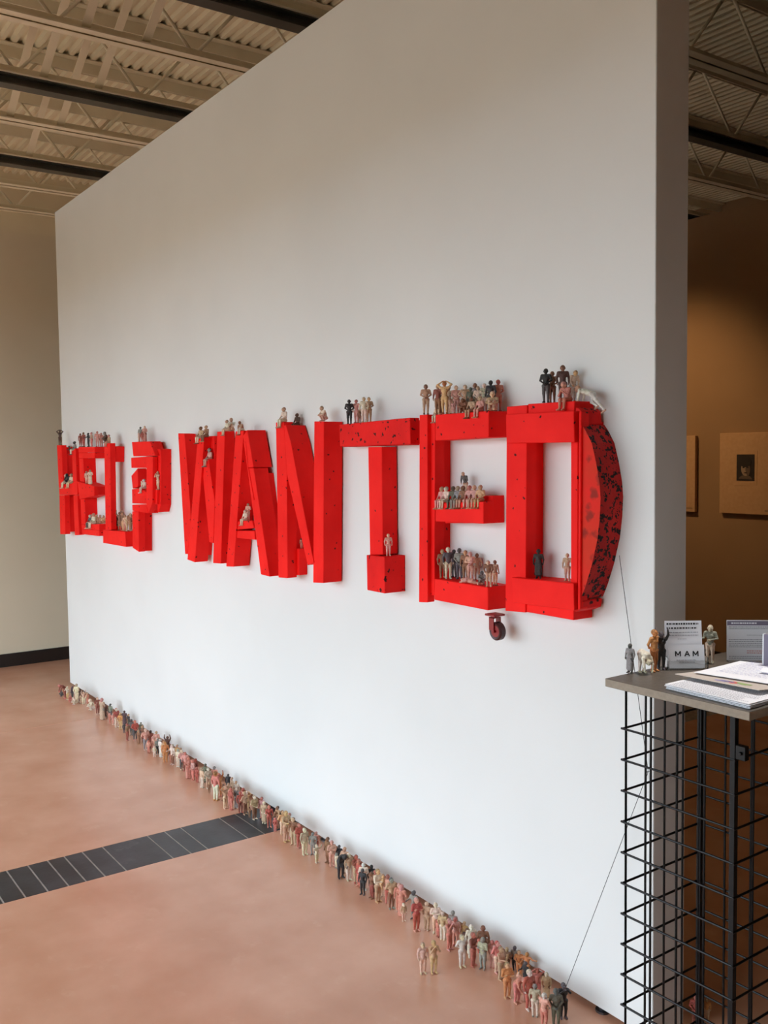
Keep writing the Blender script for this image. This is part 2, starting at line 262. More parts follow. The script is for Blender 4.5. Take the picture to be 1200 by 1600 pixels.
    ('tan figurine, hands behind back, 13th from left in floor row below T', 0, 'behind', -2.6936, 1.8898, 0.0000, 0.1120, 79, 'tan/grey/brown/darkgrey'),
    ('salmon figurine, arms at sides, 14th from left in floor row below T', 0, 'sides', -2.6596, 1.8995, 0.0000, 0.1021, 52, 'salmon/pink/salmon'),
    ('salmon figurine, long dress, 15th from left in floor row below T', 0, 'dress', -2.6272, 1.8863, 0.0000, 0.1103, 202, 'salmon/pink/salmon'),
    ('tan figurine, child sized, 16th from left in floor row below T', 0, 'child', -2.5950, 1.8716, 0.0000, 0.0637, 78, 'tan/cream/peach'),
    ('grey figurine, arm reaching out, 17th from left in floor row below T', 0, 'reach', -2.5843, 1.9075, 0.0000, 0.1018, 12, 'grey/darkgrey/grey'),
    ('red figurine, arms crossed, 18th from left in floor row below T', 0, 'crossed', -2.5152, 1.8662, 0.0000, 0.1142, 84, 'red/pink/red'),
    ('tan figurine, arms at sides, second from left in floor row below second E', 0, 'sides', -2.4968, 1.8962, 0.0000, 0.0989, 200, 'tan/peach/tan'),
    ('cream figurine, arms crossed, fourth from left in floor row below second E', 0, 'crossed', -2.4667, 1.9106, 0.0000, 0.1028, 58, 'cream/cream/peach'),
    ('salmon figurine, child sized, fifth from left in floor row below second E', 0, 'child', -2.4417, 1.8999, 0.0000, 0.0593, 3, 'salmon/red/salmon'),
    ('tan figurine, arms at sides, sixth from left in floor row below second E', 0, 'sides', -2.4161, 1.9008, 0.0000, 0.0957, 212, 'tan/cream/cream'),
    ('grey figurine, arms at sides, eighth from left in floor row below second E', 0, 'sides', -2.3953, 1.9268, 0.0000, 0.0989, 28, 'grey/grey/darkgrey'),
    ('salmon figurine, hands at face, seventh from left in floor row below second E', 0, 'pray', -2.3537, 1.8780, 0.0000, 0.1043, 100, 'salmon/pink/salmon'),
    ('pink figurine, arms at sides, ninth from left in floor row below second E', 0, 'sides', -2.3617, 1.9100, 0.0000, 0.0957, 31, 'pink/salmon/pink'),
    ('golden tan figurine, hands clasped in front, tenth from left in floor row below second E', 0, 'clasp', -2.3462, 1.9345, 0.0000, 0.0800, 22, 'gold/tan/brown'),
    ('dark brown figurine, long coat, 12th from left in floor row below second E', 0, 'coat', -2.3078, 1.9123, 0.0000, 0.0800, 224, 'darkbrown/brown/darkbrown'),
    ('white figurine, hands behind back, 11th from left in floor row below second E', 0, 'behind', -2.2487, 1.8444, 0.0000, 0.1041, 76, 'white/cream/white'),
    ('cream figurine, long coat, 13th from left in floor row below second E', 0, 'coat', -2.2778, 1.9064, 0.0000, 0.1053, 62, 'cream/white/cream'),
    ('brick red figurine, carrying a child, 14th from left in floor row below second E', 0, 'carry', -2.2339, 1.8760, 0.0000, 0.1074, 106, 'brickred/salmon/salmon'),
    ('brown figurine, arms at sides, 16th from left in floor row below second E', 0, 'sides', -2.2426, 1.9251, 0.0000, 0.1108, 47, 'brown/brown/brown'),
    ('olive tan figurine, arms crossed, 15th from left in floor row below second E', 0, 'crossed', -2.2020, 1.8886, 0.0000, 0.1009, 21, 'olive/grey/grey'),
    ('peach figurine, arms at sides, leftmost in floor row below second E', 0, 'sides', -2.2909, 1.7227, 0.0000, 0.0986, 72, 'peach/peach/peach'),
    ('golden tan figurine, hands at face, third from left in floor row below second E', 0, 'pray', -2.2726, 1.7508, 0.0000, 0.1044, 78, 'gold/gold/gold'),
    ('pink figurine, arms at sides, 17th from left in floor row below second E', 0, 'sides', -2.1903, 1.9175, 0.0000, 0.0878, 201, 'pink/salmon/pink'),
    ('salmon figurine, hands behind back, 18th from left in floor row below second E', 0, 'behind', -2.1599, 1.9108, 0.0000, 0.1007, 92, 'salmon/pink/peach/red'),
    ('tan figurine, arm reaching out, 19th from left in floor row below second E', 0, 'reach', -2.1240, 1.8930, 0.0000, 0.1038, 105, 'tan/tan/tan'),
    ('brown figurine, carrying a child, leftmost in floor row below D', 0, 'carry', -2.1422, 1.9347, 0.0000, 0.0800, 36, 'brown/tan/brown'),
    ('grey figurine, arms at sides, third from left in floor row below D', 0, 'sides', -2.1341, 1.9599, 0.0000, 0.0800, 26, 'grey/darkgrey/black'),
    ('orange figurine, hands clasped in front, fifth from left in floor row below D', 0, 'clasp', -2.1084, 1.9538, 0.0000, 0.0800, 45, 'orange/tan/orange'),
    ('orange figurine, one arm pointing aside, ninth from left in floor row below D', 0, 'point', -2.0845, 1.9650, 0.0000, 0.0800, 26, 'orange/orange'),
    ('orange figurine, arms crossed, second from left in floor row below D', 0, 'crossed', -2.0401, 1.8431, 0.0000, 0.1070, 73, 'orange/gold/orange'),
    ('salmon figurine, stooping forward, fourth from left in floor row below D', 0, 'bend', -2.0044, 1.8491, 0.0000, 0.1125, 90, 'salmon/pink/salmon'),
    ('peach figurine, child sized, sixth from left in floor row below D', 0, 'child', -2.0634, 1.9106, 0.0000, 0.0450, 213, 'peach'),
    ('black figurine, arm reaching out, seventh from left in floor row below D', 0, 'reach', -2.0472, 1.9234, 0.0000, 0.0800, -2, 'black/darkgrey/black'),
    ('red figurine, arms at sides, tenth from left in floor row below D', 0, 'sides', -1.9586, 1.8539, 0.0000, 0.1179, 86, 'red/cream/red'),
    ('pink figurine, child sized, eighth from left in floor row below D', 0, 'child', -1.9995, 1.8746, 0.0000, 0.0450, 51, 'pink/peach'),
    ('salmon figurine, hands on head, 12th from left in floor row below D', 0, 'headhands', -1.9979, 1.9248, 0.0000, 0.0800, 54, 'salmon/red/salmon'),
    ('tan figurine, long coat, 14th from left in floor row below D', 0, 'coat', -1.9679, 1.9319, 0.0000, 0.0800, 37, 'tan/cream/brown'),
    ('olive tan figurine, arms at sides, 11th from left in floor row below D', 0, 'sides', -1.9232, 1.8426, 0.0000, 0.0954, 220, 'olive/grey/cream'),
    ('pink figurine, carrying a child, 13th from left in floor row below D', 0, 'carry', -1.8701, 1.8262, 0.0000, 0.0996, 192, 'pink/white/salmon'),
    ('dark green figurine, hands clasped in front, 15th from left in floor row below D', 0, 'clasp', -1.8548, 1.8571, 0.0000, 0.1090, 51, 'green/darkgrey/green'),
    ('black figurine, pulling black string, 16th from left in floor row below D', 0, 'rope', -1.8705, 1.9027, 0.0000, 0.1030, 60, 'black/darkgrey/black'),
    ('dark brown figurine, hands on head, on letter H', 1, 'headhands', -6.6009, 1.9340, 1.6909, 0.1017, 102, 'darkbrown'),
    ('dark grey figurine, crouching low, in the notch of letter H', 1, 'crouch', -6.5334, 1.9760, 1.6411, 0.0780, 42, 'darkgrey'),
    ('grey figurine, seated, legs dangling, on the right stile of letter H', 1, 'sit', -6.2747, 1.9270, 1.6481, 0.1180, -1, 'grey/darkgrey/cream'),
    ('brick red figurine, arms at sides, leftmost on the top arm of first E', 1, 'sides', -6.1404, 1.9280, 1.6729, 0.0850, 43, 'brickred'),
    ('brick red figurine, arms at sides, second from left on the top arm of first E', 1, 'sides', -6.1137, 1.9400, 1.6726, 0.0921, 28, 'brickred/brown/red'),
    ('black figurine, arm reaching out, third from left on the top arm of first E', 1, 'reach', -6.0743, 1.9580, 1.6721, 0.0878, 7, 'black'),
    ('tan figurine, hands clasped in front, fourth from left on the top arm of first E', 1, 'clasp', -5.9562, 1.9400, 1.6706, 0.0901, -2, 'tan/pink/salmon'),
    ('pink figurine, arms at sides, fifth from left on the top arm of first E', 1, 'sides', -5.8466, 1.9400, 1.6692, 0.0950, 54, 'pink/salmon/pink'),
    ('pink figurine, arms at sides, sixth from left on the top arm of first E', 1, 'sides', -5.8648, 1.9700, 1.6695, 0.0856, 78, 'pink'),
    ('dark brown figurine, crouching low, second from left on letter L', 1, 'crouch', -5.6265, 1.9220, 1.6879, 0.1216, -3, 'darkbrown/grey'),
    ('tan figurine, seated, legs dangling, leftmost on letter L', 1, 'sit', -5.5948, 1.9220, 1.6876, 0.0935, 5, 'tan/pink'),
    ('cream figurine, seated, legs dangling, leftmost on the crossbar of letter H', 1, 'sit', -6.4847, 1.9270, 1.4280, 0.1280, 4, 'cream/cream'),
    ('black figurine, crouching low, second from left on the crossbar of letter H', 1, 'crouch', -6.4436, 1.9340, 1.4294, 0.1280, 28, 'black'),
    ('cream figurine, seated, legs dangling, third from left on the crossbar of letter H', 1, 'sit', -6.3676, 1.9270, 1.4320, 0.1280, 13, 'cream/tan'),
    ('peach figurine, arms at sides, leftmost on the middle arm of first E', 1, 'sides', -5.9659, 1.9040, 1.4413, 0.0781, 44, 'peach/tan'),
    ('cream figurine, long dress, second from left on the middle arm of first E', 1, 'dress', -5.9140, 1.9100, 1.4372, 0.0893, 61, 'cream/tan'),
    ('dark grey figurine, seated, legs dangling, leftmost on the bottom arm of first E', 1, 'sit', -6.0020, 1.9270, 1.1839, 0.1161, 14, 'darkgrey/cream'),
    ('cream figurine, seated, legs dangling, second from left on the bottom arm of first E', 1, 'sit', -5.9400, 1.9270, 1.1880, 0.1280, 7, 'cream/tan'),
    ('tan figurine, seated, knees hugged, third from left on the bottom arm of first E', 1, 'knees', -6.0012, 1.9700, 1.1839, 0.1127, 43, 'tan'),
    ('peach figurine, seated, knees hugged, fourth from left on the bottom arm of first E', 1, 'knees', -5.9335, 1.9700, 1.1884, 0.1073, 44, 'peach/tan'),
    ('golden tan figurine, seated, knees hugged, fifth from left on the bottom arm of first E', 1, 'knees', -5.8669, 1.9700, 1.1928, 0.0979, 60, 'gold/tan'),
    ('black figurine, seated, legs dangling, leftmost on the foot of letter L', 1, 'sit', -5.6256, 1.9670, 1.1918, 0.1167, 8, 'black'),
    ('brown figurine, one arm raised high, second from left on the foot of letter L', 1, 'raise', -5.5099, 1.9460, 1.1732, 0.1080, 44, 'brown'),
    ('brown figurine, one arm raised high, third from left on the foot of letter L', 1, 'raise', -5.4561, 1.9460, 1.1749, 0.1075, 2, 'brown/tan/gold'),
    ('peach figurine, arms at sides, fourth from left on the foot of letter L', 1, 'sides', -5.3856, 1.9340, 1.1771, 0.0931, 214, 'peach/tan/pink'),
    ('tan figurine, stooping forward, fifth from left on the foot of letter L', 1, 'bend', -5.3384, 1.9340, 1.1786, 0.1280, 96, 'tan'),
    ('brown figurine, arms at sides, sixth from left on the foot of letter L', 1, 'sides', -5.3790, 1.9640, 1.1773, 0.1007, 25, 'brown/tan'),
    ('grey figurine, arms at sides, second from left on letter P', 1, 'sides', -5.1498, 1.9520, 1.6868, 0.0830, 51, 'grey/darkgrey/pink'),
    ('pink figurine, long dress, fourth from left on letter P', 1, 'dress', -5.0862, 1.9520, 1.6866, 0.0839, 40, 'pink/peach/brickred'),
    ('peach figurine, child sized, leftmost on letter P', 1, 'child', -5.1316, 1.9340, 1.6868, 0.0493, 5, 'peach'),
    ('red figurine, child sized, third from left on letter P', 1, 'child', -5.0629, 1.9280, 1.6865, 0.0542, 48, 'red'),
    ('cream figurine, seated, legs dangling, second from left inside the bowl of letter P', 1, 'sit', -5.0752, 1.9320, 1.4270, 0.1035, 8, 'cream/white/peach'),
    ('cream figurine, child sized, leftmost inside the bowl of letter P', 1, 'child', -5.1089, 1.9340, 1.4312, 0.0400, 3, 'cream'),
    ('peach figurine, hands at face, on the right side block of letter P', 1, 'pray', -4.8670, 1.9340, 1.4276, 0.0973, 11, 'peach/tan'),
    ('tan figurine, seated, legs dangling, on the second stroke of letter W', 1, 'sit', -4.2876, 1.9220, 1.6857, 0.1107, 11, 'tan/brown/cream'),
    ('brown figurine, seated, legs dangling, on the block behind letter W', 1, 'sit', -4.2259, 1.9220, 1.6923, 0.1051, 8, 'brown/tan'),
    ('cream figurine, seated, legs dangling, leftmost on the fourth stroke of letter W', 1, 'sit', -4.0000, 1.9220, 1.7149, 0.0958, -1, 'cream/tan/peach'),
    ('white figurine, seated, knees hugged, second from left on the fourth stroke of letter W', 1, 'knees', -4.0116, 1.9520, 1.7148, 0.1158, 46, 'white/tan/cream'),
    ('tan figurine, seated, hunched forward, on the top of letter A', 1, 'lean', -3.8565, 1.9270, 1.7119, 0.0881, 9, 'tan/brown/cream'),
    ('pink figurine, seated, legs dangling, on the short stroke of letter W', 1, 'sit', -4.2169, 1.9320, 1.5772, 0.1195, -1, 'pink/grey/pink'),
    ('cream figurine, seated, legs dangling, leftmost on the crossbar of letter A', 1, 'sit', -3.8562, 1.9320, 1.3116, 0.0925, 8, 'cream'),
    ('peach figurine, hands clasped in front, second from left on the crossbar of letter A', 1, 'clasp', -3.8721, 1.9580, 1.3103, 0.0780, 28, 'peach/tan'),
    ('cream figurine, seated, legs dangling, on the left stile of letter N', 1, 'sit', -3.4764, 1.9270, 1.7380, 0.1138, 4, 'cream/tan'),
    ('dark brown figurine, seated, legs dangling, on the low block of letter N', 1, 'sit', -3.4462, 1.9720, 1.7216, 0.0966, 7, 'darkbrown'),
    ('cream figurine, crouching low, on the right post of letter N', 1, 'crouch', -3.1958, 1.9520, 1.7308, 0.1061, -3, 'cream/tan/peach'),
    ('pink figurine, child sized, leftmost on the small bottom block of letter N', 1, 'child', -3.4634, 1.9760, 1.2136, 0.0442, 54, 'pink/darkbrown'),
    ('salmon figurine, child sized, second from left on the small bottom block of letter N', 1, 'child', -3.4316, 1.9760, 1.2164, 0.0426, 35, 'salmon/darkbrown'),
    ('black figurine, hands behind back, leftmost on the crossbar of letter T', 1, 'behind', -2.9875, 1.9340, 1.7125, 0.0905, 54, 'black'),
    ('pink figurine, arms at sides, second from left on the crossbar of letter T', 1, 'sides', -2.9766, 1.9580, 1.7166, 0.0862, 20, 'pink/salmon'),
    ('brown figurine, child sized, third from left on the crossbar of letter T', 1, 'child', -2.8997, 1.9220, 1.7143, 0.0495, 62, 'brown'),
    ('cream figurine, arms at sides, fourth from left on the crossbar of letter T', 1, 'sides', -2.8717, 1.9220, 1.7149, 0.0903, 46, 'cream/peach/cream'),
    ('tan figurine, hands clasped in front, fifth from left on the crossbar of letter T', 1, 'clasp', -2.8933, 1.9580, 1.7184, 0.0887, 63, 'tan/gold/tan'),
    ('pink figurine, arms at sides, on the foot block of letter T', 1, 'sides', -2.7562, 1.9400, 1.2417, 0.0780, 63, 'pink/peach'),
    ('tan figurine, hands clasped in front, leftmost on the top arm of second E', 1, 'clasp', -2.5068, 1.9220, 1.7280, 0.0981, 57, 'tan/brown/tan'),
    ('brick red figurine, arms at sides, second from left on the top arm of second E', 1, 'sides', -2.4350, 1.9160, 1.7250, 0.0964, 25, 'brickred/tan/brown'),
    ('dark brown figurine, arm reaching out, third from left on the top arm of second E', 1, 'reach', -2.4708, 1.9520, 1.7160, 0.0878, 83, 'darkbrown/peach/darkbrown'),
    ('cream figurine, seated, legs dangling, on the recessed stile of second E', 1, 'sit', -2.4697, 1.9370, 1.7161, 0.0780, 10, 'cream'),
    ('golden tan figurine, hands on head, fourth from left on the top arm of second E', 1, 'headhands', -2.4006, 1.9160, 1.7251, 0.1040, 28, 'gold/orange'),
    ('cream figurine, arms at sides, sixth from left on the top arm of second E', 1, 'sides', -2.4168, 1.9460, 1.7251, 0.0907, 30, 'cream/tan/cream'),
    ('peach figurine, child sized, fifth from left on the top arm of second E', 1, 'child', -2.4350, 1.9580, 1.7250, 0.0526, 25, 'peach/tan'),
    ('pink figurine, child sized, seventh from left on the top arm of second E', 1, 'child', -2.3676, 1.9220, 1.7253, 0.0400, 25, 'pink/tan'),
    ('pink figurine, hands clasped in front, eighth from left on the top arm of second E', 1, 'clasp', -2.3795, 1.9460, 1.7252, 0.0896, 61, 'pink/peach'),
    ('tan figurine, hands on hips, tenth from left on the top arm of second E', 1, 'hips', -2.3494, 1.9580, 1.7253, 0.0906, 63, 'tan/peach/brown'),
    ('brown figurine, crouching low, ninth from left on the top arm of second E', 1, 'crouch', -2.3099, 1.9160, 1.7255, 0.0780, 36, 'brown'),
    ('tan figurine, seated, legs dangling, 12th from left on the top arm of second E', 1, 'sit', -2.2770, 1.9200, 1.7256, 0.0905, 5, 'tan/brown/tan'),
    ('grey figurine, arms at sides, 13th from left on the top arm of second E', 1, 'sides', -2.3152, 1.9700, 1.7255, 0.0931, 43, 'grey/brown'),
    ('dark green figurine, arms at sides, 11th from left on the top arm of second E', 1, 'sides', -2.3014, 1.9400, 1.7255, 0.0784, 36, 'green'),
    ('cream figurine, hands clasped in front, 14th from left on the top arm of second E', 1, 'clasp', -2.2733, 1.9460, 1.7256, 0.0806, 48, 'cream/tan/tan'),
    ('olive tan figurine, arms crossed, 16th from left on the top arm of second E', 1, 'crossed', -2.2433, 1.9460, 1.7258, 0.0867, 30, 'olive/cream/cream'),
    ('pink figurine, seated, legs dangling, 15th from left on the top arm of second E', 1, 'sit', -2.2364, 1.9200, 1.7258, 0.0895, 6, 'pink/peach/pink'),
    ('black figurine, arms at sides, 17th from left on the top arm of second E', 1, 'sides', -2.2137, 1.9460, 1.7259, 0.0935, 29, 'black'),
    ('tan figurine, seated, knees hugged, 18th from left on the top arm of second E', 1, 'knees', -2.1860, 1.9280, 1.7260, 0.1118, 39, 'tan/peach'),
    ('salmon figurine, hands behind back, 19th from left on the top arm of second E', 1, 'behind', -2.2125, 1.9750, 1.7259, 0.0967, 62, 'salmon/red'),
    ('pink figurine, seated, legs dangling, leftmost on the middle arm of second E', 1, 'sit', -2.4340, 1.9240, 1.4416, 0.0960, 0, 'pink/tan/pink'),
    ('cream figurine, seated, legs dangling, second from left on the middle arm of second E', 1, 'sit', -2.4108, 1.9240, 1.4428, 0.0960, -1, 'cream'),
    ('dark green figurine, seated, legs dangling, third from left on the middle arm of second E', 1, 'sit', -2.3749, 1.9240, 1.4446, 0.0960, 12, 'green'),
    ('grey figurine, seated, legs dangling, fourth from left on the middle arm of second E', 1, 'sit', -2.3525, 1.9240, 1.4457, 0.0960, 2, 'grey/olive'),
    ('brown figurine, seated, legs dangling, fifth from left on the middle arm of second E', 1, 'sit', -2.3271, 1.9240, 1.4470, 0.0960, 2, 'brown/brown/tan'),
    ('pink figurine, seated, legs dangling, seventh from left on the middle arm of second E', 1, 'sit', -2.2944, 1.9240, 1.4487, 0.0960, 11, 'pink/salmon'),
    ('pink figurine, seated, legs dangling, eighth from left on the middle arm of second E', 1, 'sit', -2.2714, 1.9240, 1.4498, 0.0960, 11, 'pink/peach/pink'),
    ('golden tan figurine, seated, legs dangling, ninth from left on the middle arm of second E', 1, 'sit', -2.2426, 1.9240, 1.4513, 0.0960, 13, 'gold/tan/gold'),
    ('dark grey figurine, bowed forward, sixth from left on the middle arm of second E', 1, 'lean_stand', -2.3653, 1.9700, 1.4639, 0.0801, 11, 'darkgrey/peach/peach'),
    ('brown figurine, arms at sides, leftmost on the bottom arm of second E', 1, 'sides', -2.4426, 1.9340, 1.1950, 0.0932, 60, 'brown/tan'),
    ('dark grey figurine, arms at sides, second from left on the bottom arm of second E', 1, 'sides', -2.4126, 1.9340, 1.1949, 0.1024, 63, 'darkgrey/cream/cream'),
    ('dark grey figurine, arms at sides, third from left on the bottom arm of second E', 1, 'sides', -2.4274, 1.9700, 1.1949, 0.0914, 24, 'darkgrey'),
    ('grey figurine, hands clasped in front, fourth from left on the bottom arm of second E', 1, 'clasp', -2.3849, 1.9580, 1.1948, 0.0998, 34, 'grey/darkgrey/darkgrey'),
    ('brown figurine, arms at sides, fifth from left on the bottom arm of second E', 1, 'sides', -2.3542, 1.9580, 1.1946, 0.0951, 31, 'brown/gold/brown'),
    ('peach figurine, carrying a child, sixth from left on the bottom arm of second E', 1, 'carry', -2.3233, 1.9520, 1.1945, 0.0931, 47, 'peach/pink/pink'),
    ('tan figurine, arms at sides, eighth from left on the bottom arm of second E', 1, 'sides', -2.3258, 1.9820, 1.1945, 0.0865, 42, 'tan/brown/tan'),
    ('pink figurine, lying down, seventh from left on the bottom arm of second E', 1, 'lie', -2.2791, 1.9160, 1.1944, 0.1002, 3, 'pink/peach'),
    ('grey figurine, crouching low, ninth from left on the bottom arm of second E', 1, 'crouch', -2.2414, 1.9280, 1.1942, 0.0780, 57, 'grey/darkgrey'),
    ('brown figurine, bowed forward, tenth from left on the bottom arm of second E', 1, 'lean_stand', -2.1934, 1.9160, 1.1940, 0.0859, 38, 'brown/cream/tan'),
    ('tan figurine, arms at sides, 11th from left on the bottom arm of second E', 1, 'sides', -2.1996, 1.9460, 1.1941, 0.0780, 193, 'tan/brown/peach'),
    ('black figurine, hands clasped in front, leftmost on top of letter D', 1, 'clasp', -1.9599, 1.9280, 1.7386, 0.0954, 32, 'black/black/darkgrey'),
    ('brown figurine, hands clasped in front, second from left on top of letter D', 1, 'clasp', -1.9649, 1.9580, 1.7387, 0.0890, 40, 'brown/brown/brown'),
    ('dark brown figurine, arms at sides, fourth from left on top of letter D', 1, 'sides', -1.9121, 1.9460, 1.7384, 0.1019, 47, 'darkbrown/brown/darkbrown'),
    ('salmon figurine, seated, hunched forward, third from left on top of letter D', 1, 'lean', -1.8841, 1.9320, 1.7382, 0.1120, 5, 'salmon/pink/salmon'),
    ('cream figurine, bowed forward, fifth from left on top of letter D', 1, 'lean_stand', -1.9031, 1.9760, 1.7383, 0.0911, 77, 'cream/gold/white'),
    ('white figurine, climbing on hands, sixth from left on top of letter D', 1, 'climb', -1.8242, 1.9580, 1.7180, 0.1129, -75, 'white/tan/white'),
    ('black figurine, long coat, inside letter D by its left stile', 1, 'coat', -2.0102, 1.9460, 1.2343, 0.0859, 34, 'black'),
    ('tan figurine, arms at sides, inside letter D by its right stile', 1, 'sides', -1.8957, 1.9460, 1.2386, 0.0780, 28, 'tan/peach/tan'),
    ('grey clay figurine in a long coat, nearest the left edge of the counter', 2, 'coat', -1.5235, 1.7745, 1.0700, 0.0711, 6, 'grey/darkgrey/darkgrey'),
    ('white clay figurine doubled over, bare legs out, on the counter behind the grey one', 2, 'bentover', -1.5106, 1.8018, 1.0700, 0.0935, 77, 'white/cream/white'),
    ('orange clay figurine standing hands behind its back on the counter by the card holder', 2, 'behind', -1.4990, 1.8319, 1.0700, 0.1019, 96, 'orange/orange/orange'),
    ('black clay figurine with one arm raised behind the orange one on the counter', 2, 'raise', -1.5024, 1.8620, 1.0700, 0.0932, 49, 'black/darkgrey/black'),
    ('silvery grey clay figurine holding one hand out beside the card holder on the counter', 2, 'serve', -1.4743, 2.0137, 1.0700, 0.0955, 26, 'grey/cream/cream'),
    ('red clay figurine hands clasped, on the floor behind the wire counter stand', 3, 'clasp', -1.6254, 2.1674, 0.0000, 0.0932, 48, 'red/salmon/brickred'),
    ('orange clay figurine on the gallery floor seen through the wire counter stand', 3, 'sides', -1.6274, 2.2207, 0.0000, 0.0629, 35, 'orange/tan/tan'),
]
JOINTS = [0.2561, 0.3322, 0.4082, 0.4843, 0.5604, 0.6365, 0.7125, 0.7886, 0.8647, 0.9451, 1.0212, 1.0869, 1.1599, 1.2436, 1.436, 1.5131, 1.5861, 1.7686, 1.8453, 1.9803, 2.1153, 2.3853, 2.5253]
ROPE = (-1.8573, 1.8968, 0.0958)


# ------------------------------------------------------------------ helpers
def lin(c):
    return tuple(((v / 255) / 12.92 if v / 255 <= 0.04045 else ((v / 255 + 0.055) / 1.055) ** 2.4) for v in c)


def new_mat(name):
    m = bpy.data.materials.new(name)
    m.use_nodes = True
    n = m.node_tree
    b = n.nodes['Principled BSDF']
    return m, n, b


def noise_mat(name, c1, c2, scale=5.0, detail=4.0, rough=0.7, bump=0.0, bscale=60.0, lo=0.35, hi=0.65, metal=0.0, spec=0.5, stretch=None):
    m, n, b = new_mat(name)
    tc = n.nodes.new('ShaderNodeTexCoord')
    src = tc.outputs['Object']
    if stretch:
        mp = n.nodes.new('ShaderNodeMapping')
        mp.inputs['Scale'].default_value = stretch
        n.links.new(src, mp.inputs[0])
        src = mp.outputs[0]
    t = n.nodes.new('ShaderNodeTexNoise')
    t.inputs['Scale'].default_value = scale
    t.inputs['Detail'].default_value = detail
    n.links.new(src, t.inputs['Vector'])
    r = n.nodes.new('ShaderNodeValToRGB')
    r.color_ramp.elements[0].position = lo
    r.color_ramp.elements[1].position = hi
    r.color_ramp.elements[0].color = (*lin(c1), 1)
    r.color_ramp.elements[1].color = (*lin(c2), 1)
    n.links.new(t.outputs[0], r.inputs[0])
    n.links.new(r.outputs[0], b.inputs['Base Color'])
    b.inputs['Roughness'].default_value = rough
    b.inputs['Metallic'].default_value = metal
    b.inputs['Specular IOR Level'].default_value = spec
    if bump:
        t2 = n.nodes.new('ShaderNodeTexNoise')
        t2.inputs['Scale'].default_value = bscale
        t2.inputs['Detail'].default_value = 3
        n.links.new(src, t2.inputs['Vector'])
        bp = n.nodes.new('ShaderNodeBump')
        bp.inputs['Strength'].default_value = bump
        bp.inputs['Distance'].default_value = 0.004
        n.links.new(t2.outputs[0], bp.inputs['Height'])
        n.links.new(bp.outputs[0], b.inputs['Normal'])
    return m


def flat_mat(name, c, rough=0.6, metal=0.0, spec=0.5):
    m, n, b = new_mat(name)
    b.inputs['Base Color'].default_value = (*lin(c), 1)
    b.inputs['Roughness'].default_value = rough
    b.inputs['Metallic'].default_value = metal
    b.inputs['Specular IOR Level'].default_value = spec
    return m


def spots(m, scale, thresh, colr, soft=0.02, stretch=None, rnd=1.0, distort=0.0):
    """adds dark nail holes or pits (small voronoi spots) over a material's colour"""
    n = m.node_tree
    b = n.nodes['Principled BSDF']
    src = b.inputs['Base Color'].links[0].from_socket
    tc = n.nodes.new('ShaderNodeTexCoord')
    vec = tc.outputs['Object']
    if distort:
        nz = n.nodes.new('ShaderNodeTexNoise')
        nz.inputs['Scale'].default_value = scale * 1.6
        n.links.new(vec, nz.inputs['Vector'])
        ma = n.nodes.new('ShaderNodeMixRGB')
        ma.blend_type = 'ADD'
        ma.inputs[0].default_value = distort
        n.links.new(vec, ma.inputs[1])
        n.links.new(nz.outputs[1], ma.inputs[2])
        vec = ma.outputs[0]
    v = n.nodes.new('ShaderNodeTexVoronoi')
    v.inputs['Scale'].default_value = scale
    v.inputs['Randomness'].default_value = rnd
    n.links.new(vec, v.inputs['Vector'])
    r = n.nodes.new('ShaderNodeValToRGB')
    r.color_ramp.elements[0].position = thresh
    r.color_ramp.elements[1].position = thresh + soft
    r.color_ramp.elements[0].color = (0, 0, 0, 1)
    r.color_ramp.elements[1].color = (1, 1, 1, 1)
    n.links.new(v.outputs['Distance'], r.inputs[0])
    mx = n.nodes.new('ShaderNodeMixRGB')
    n.links.new(r.outputs[0], mx.inputs[0])
    mx.inputs[1].default_value = (*lin(colr), 1)
    n.links.new(src, mx.inputs[2])
    n.links.new(mx.outputs[0], b.inputs['Base Color'])
    return m


def bm_box(bm, x0, x1, y0, y1, z0, z1, M=None):
    vs = [bm.verts.new((x, y, z)) for x in (x0, x1) for y in (y0, y1) for z in (z0, z1)]
    if M is not None:
        for v in vs:
            v.co = M @ v.co
    for f in ((0, 1, 3, 2), (4, 6, 7, 5), (0, 4, 5, 1), (2, 3, 7, 6), (0, 2, 6, 4), (1, 5, 7, 3)):
        bm.faces.new([vs[i] for i in f])


def bm_tube(bm, a, b, r, n=8, r2=None):
    a, b = Vector(a), Vector(b)
    d = (b - a).normalized()
    u = d.orthogonal().normalized()
    v = d.cross(u)
    r2 = r if r2 is None else r2
    A = [bm.verts.new(a + (u * math.cos(2 * math.pi * i / n) + v * math.sin(2 * math.pi * i / n)) * r) for i in range(n)]
    B = [bm.verts.new(b + (u * math.cos(2 * math.pi * i / n) + v * math.sin(2 * math.pi * i / n)) * r2) for i in range(n)]
    for i in range(n):
        bm.faces.new((A[i], A[(i + 1) % n], B[(i + 1) % n], B[i]))
    bm.faces.new(A[::-1])
    bm.faces.new(B)


def bm_prism(bm, poly, y0, y1):
    """(x, z) outline extruded from y0 (front) to y1"""
    a = [bm.verts.new((x, y0, z)) for x, z in poly]
    b = [bm.verts.new((x, y1, z)) for x, z in poly]
    n = len(poly)
    bm.faces.new(a)
    bm.faces.new(b[::-1])
    for i in range(n):
        bm.faces.new((a[i], b[i], b[(i + 1) % n], a[(i + 1) % n]))


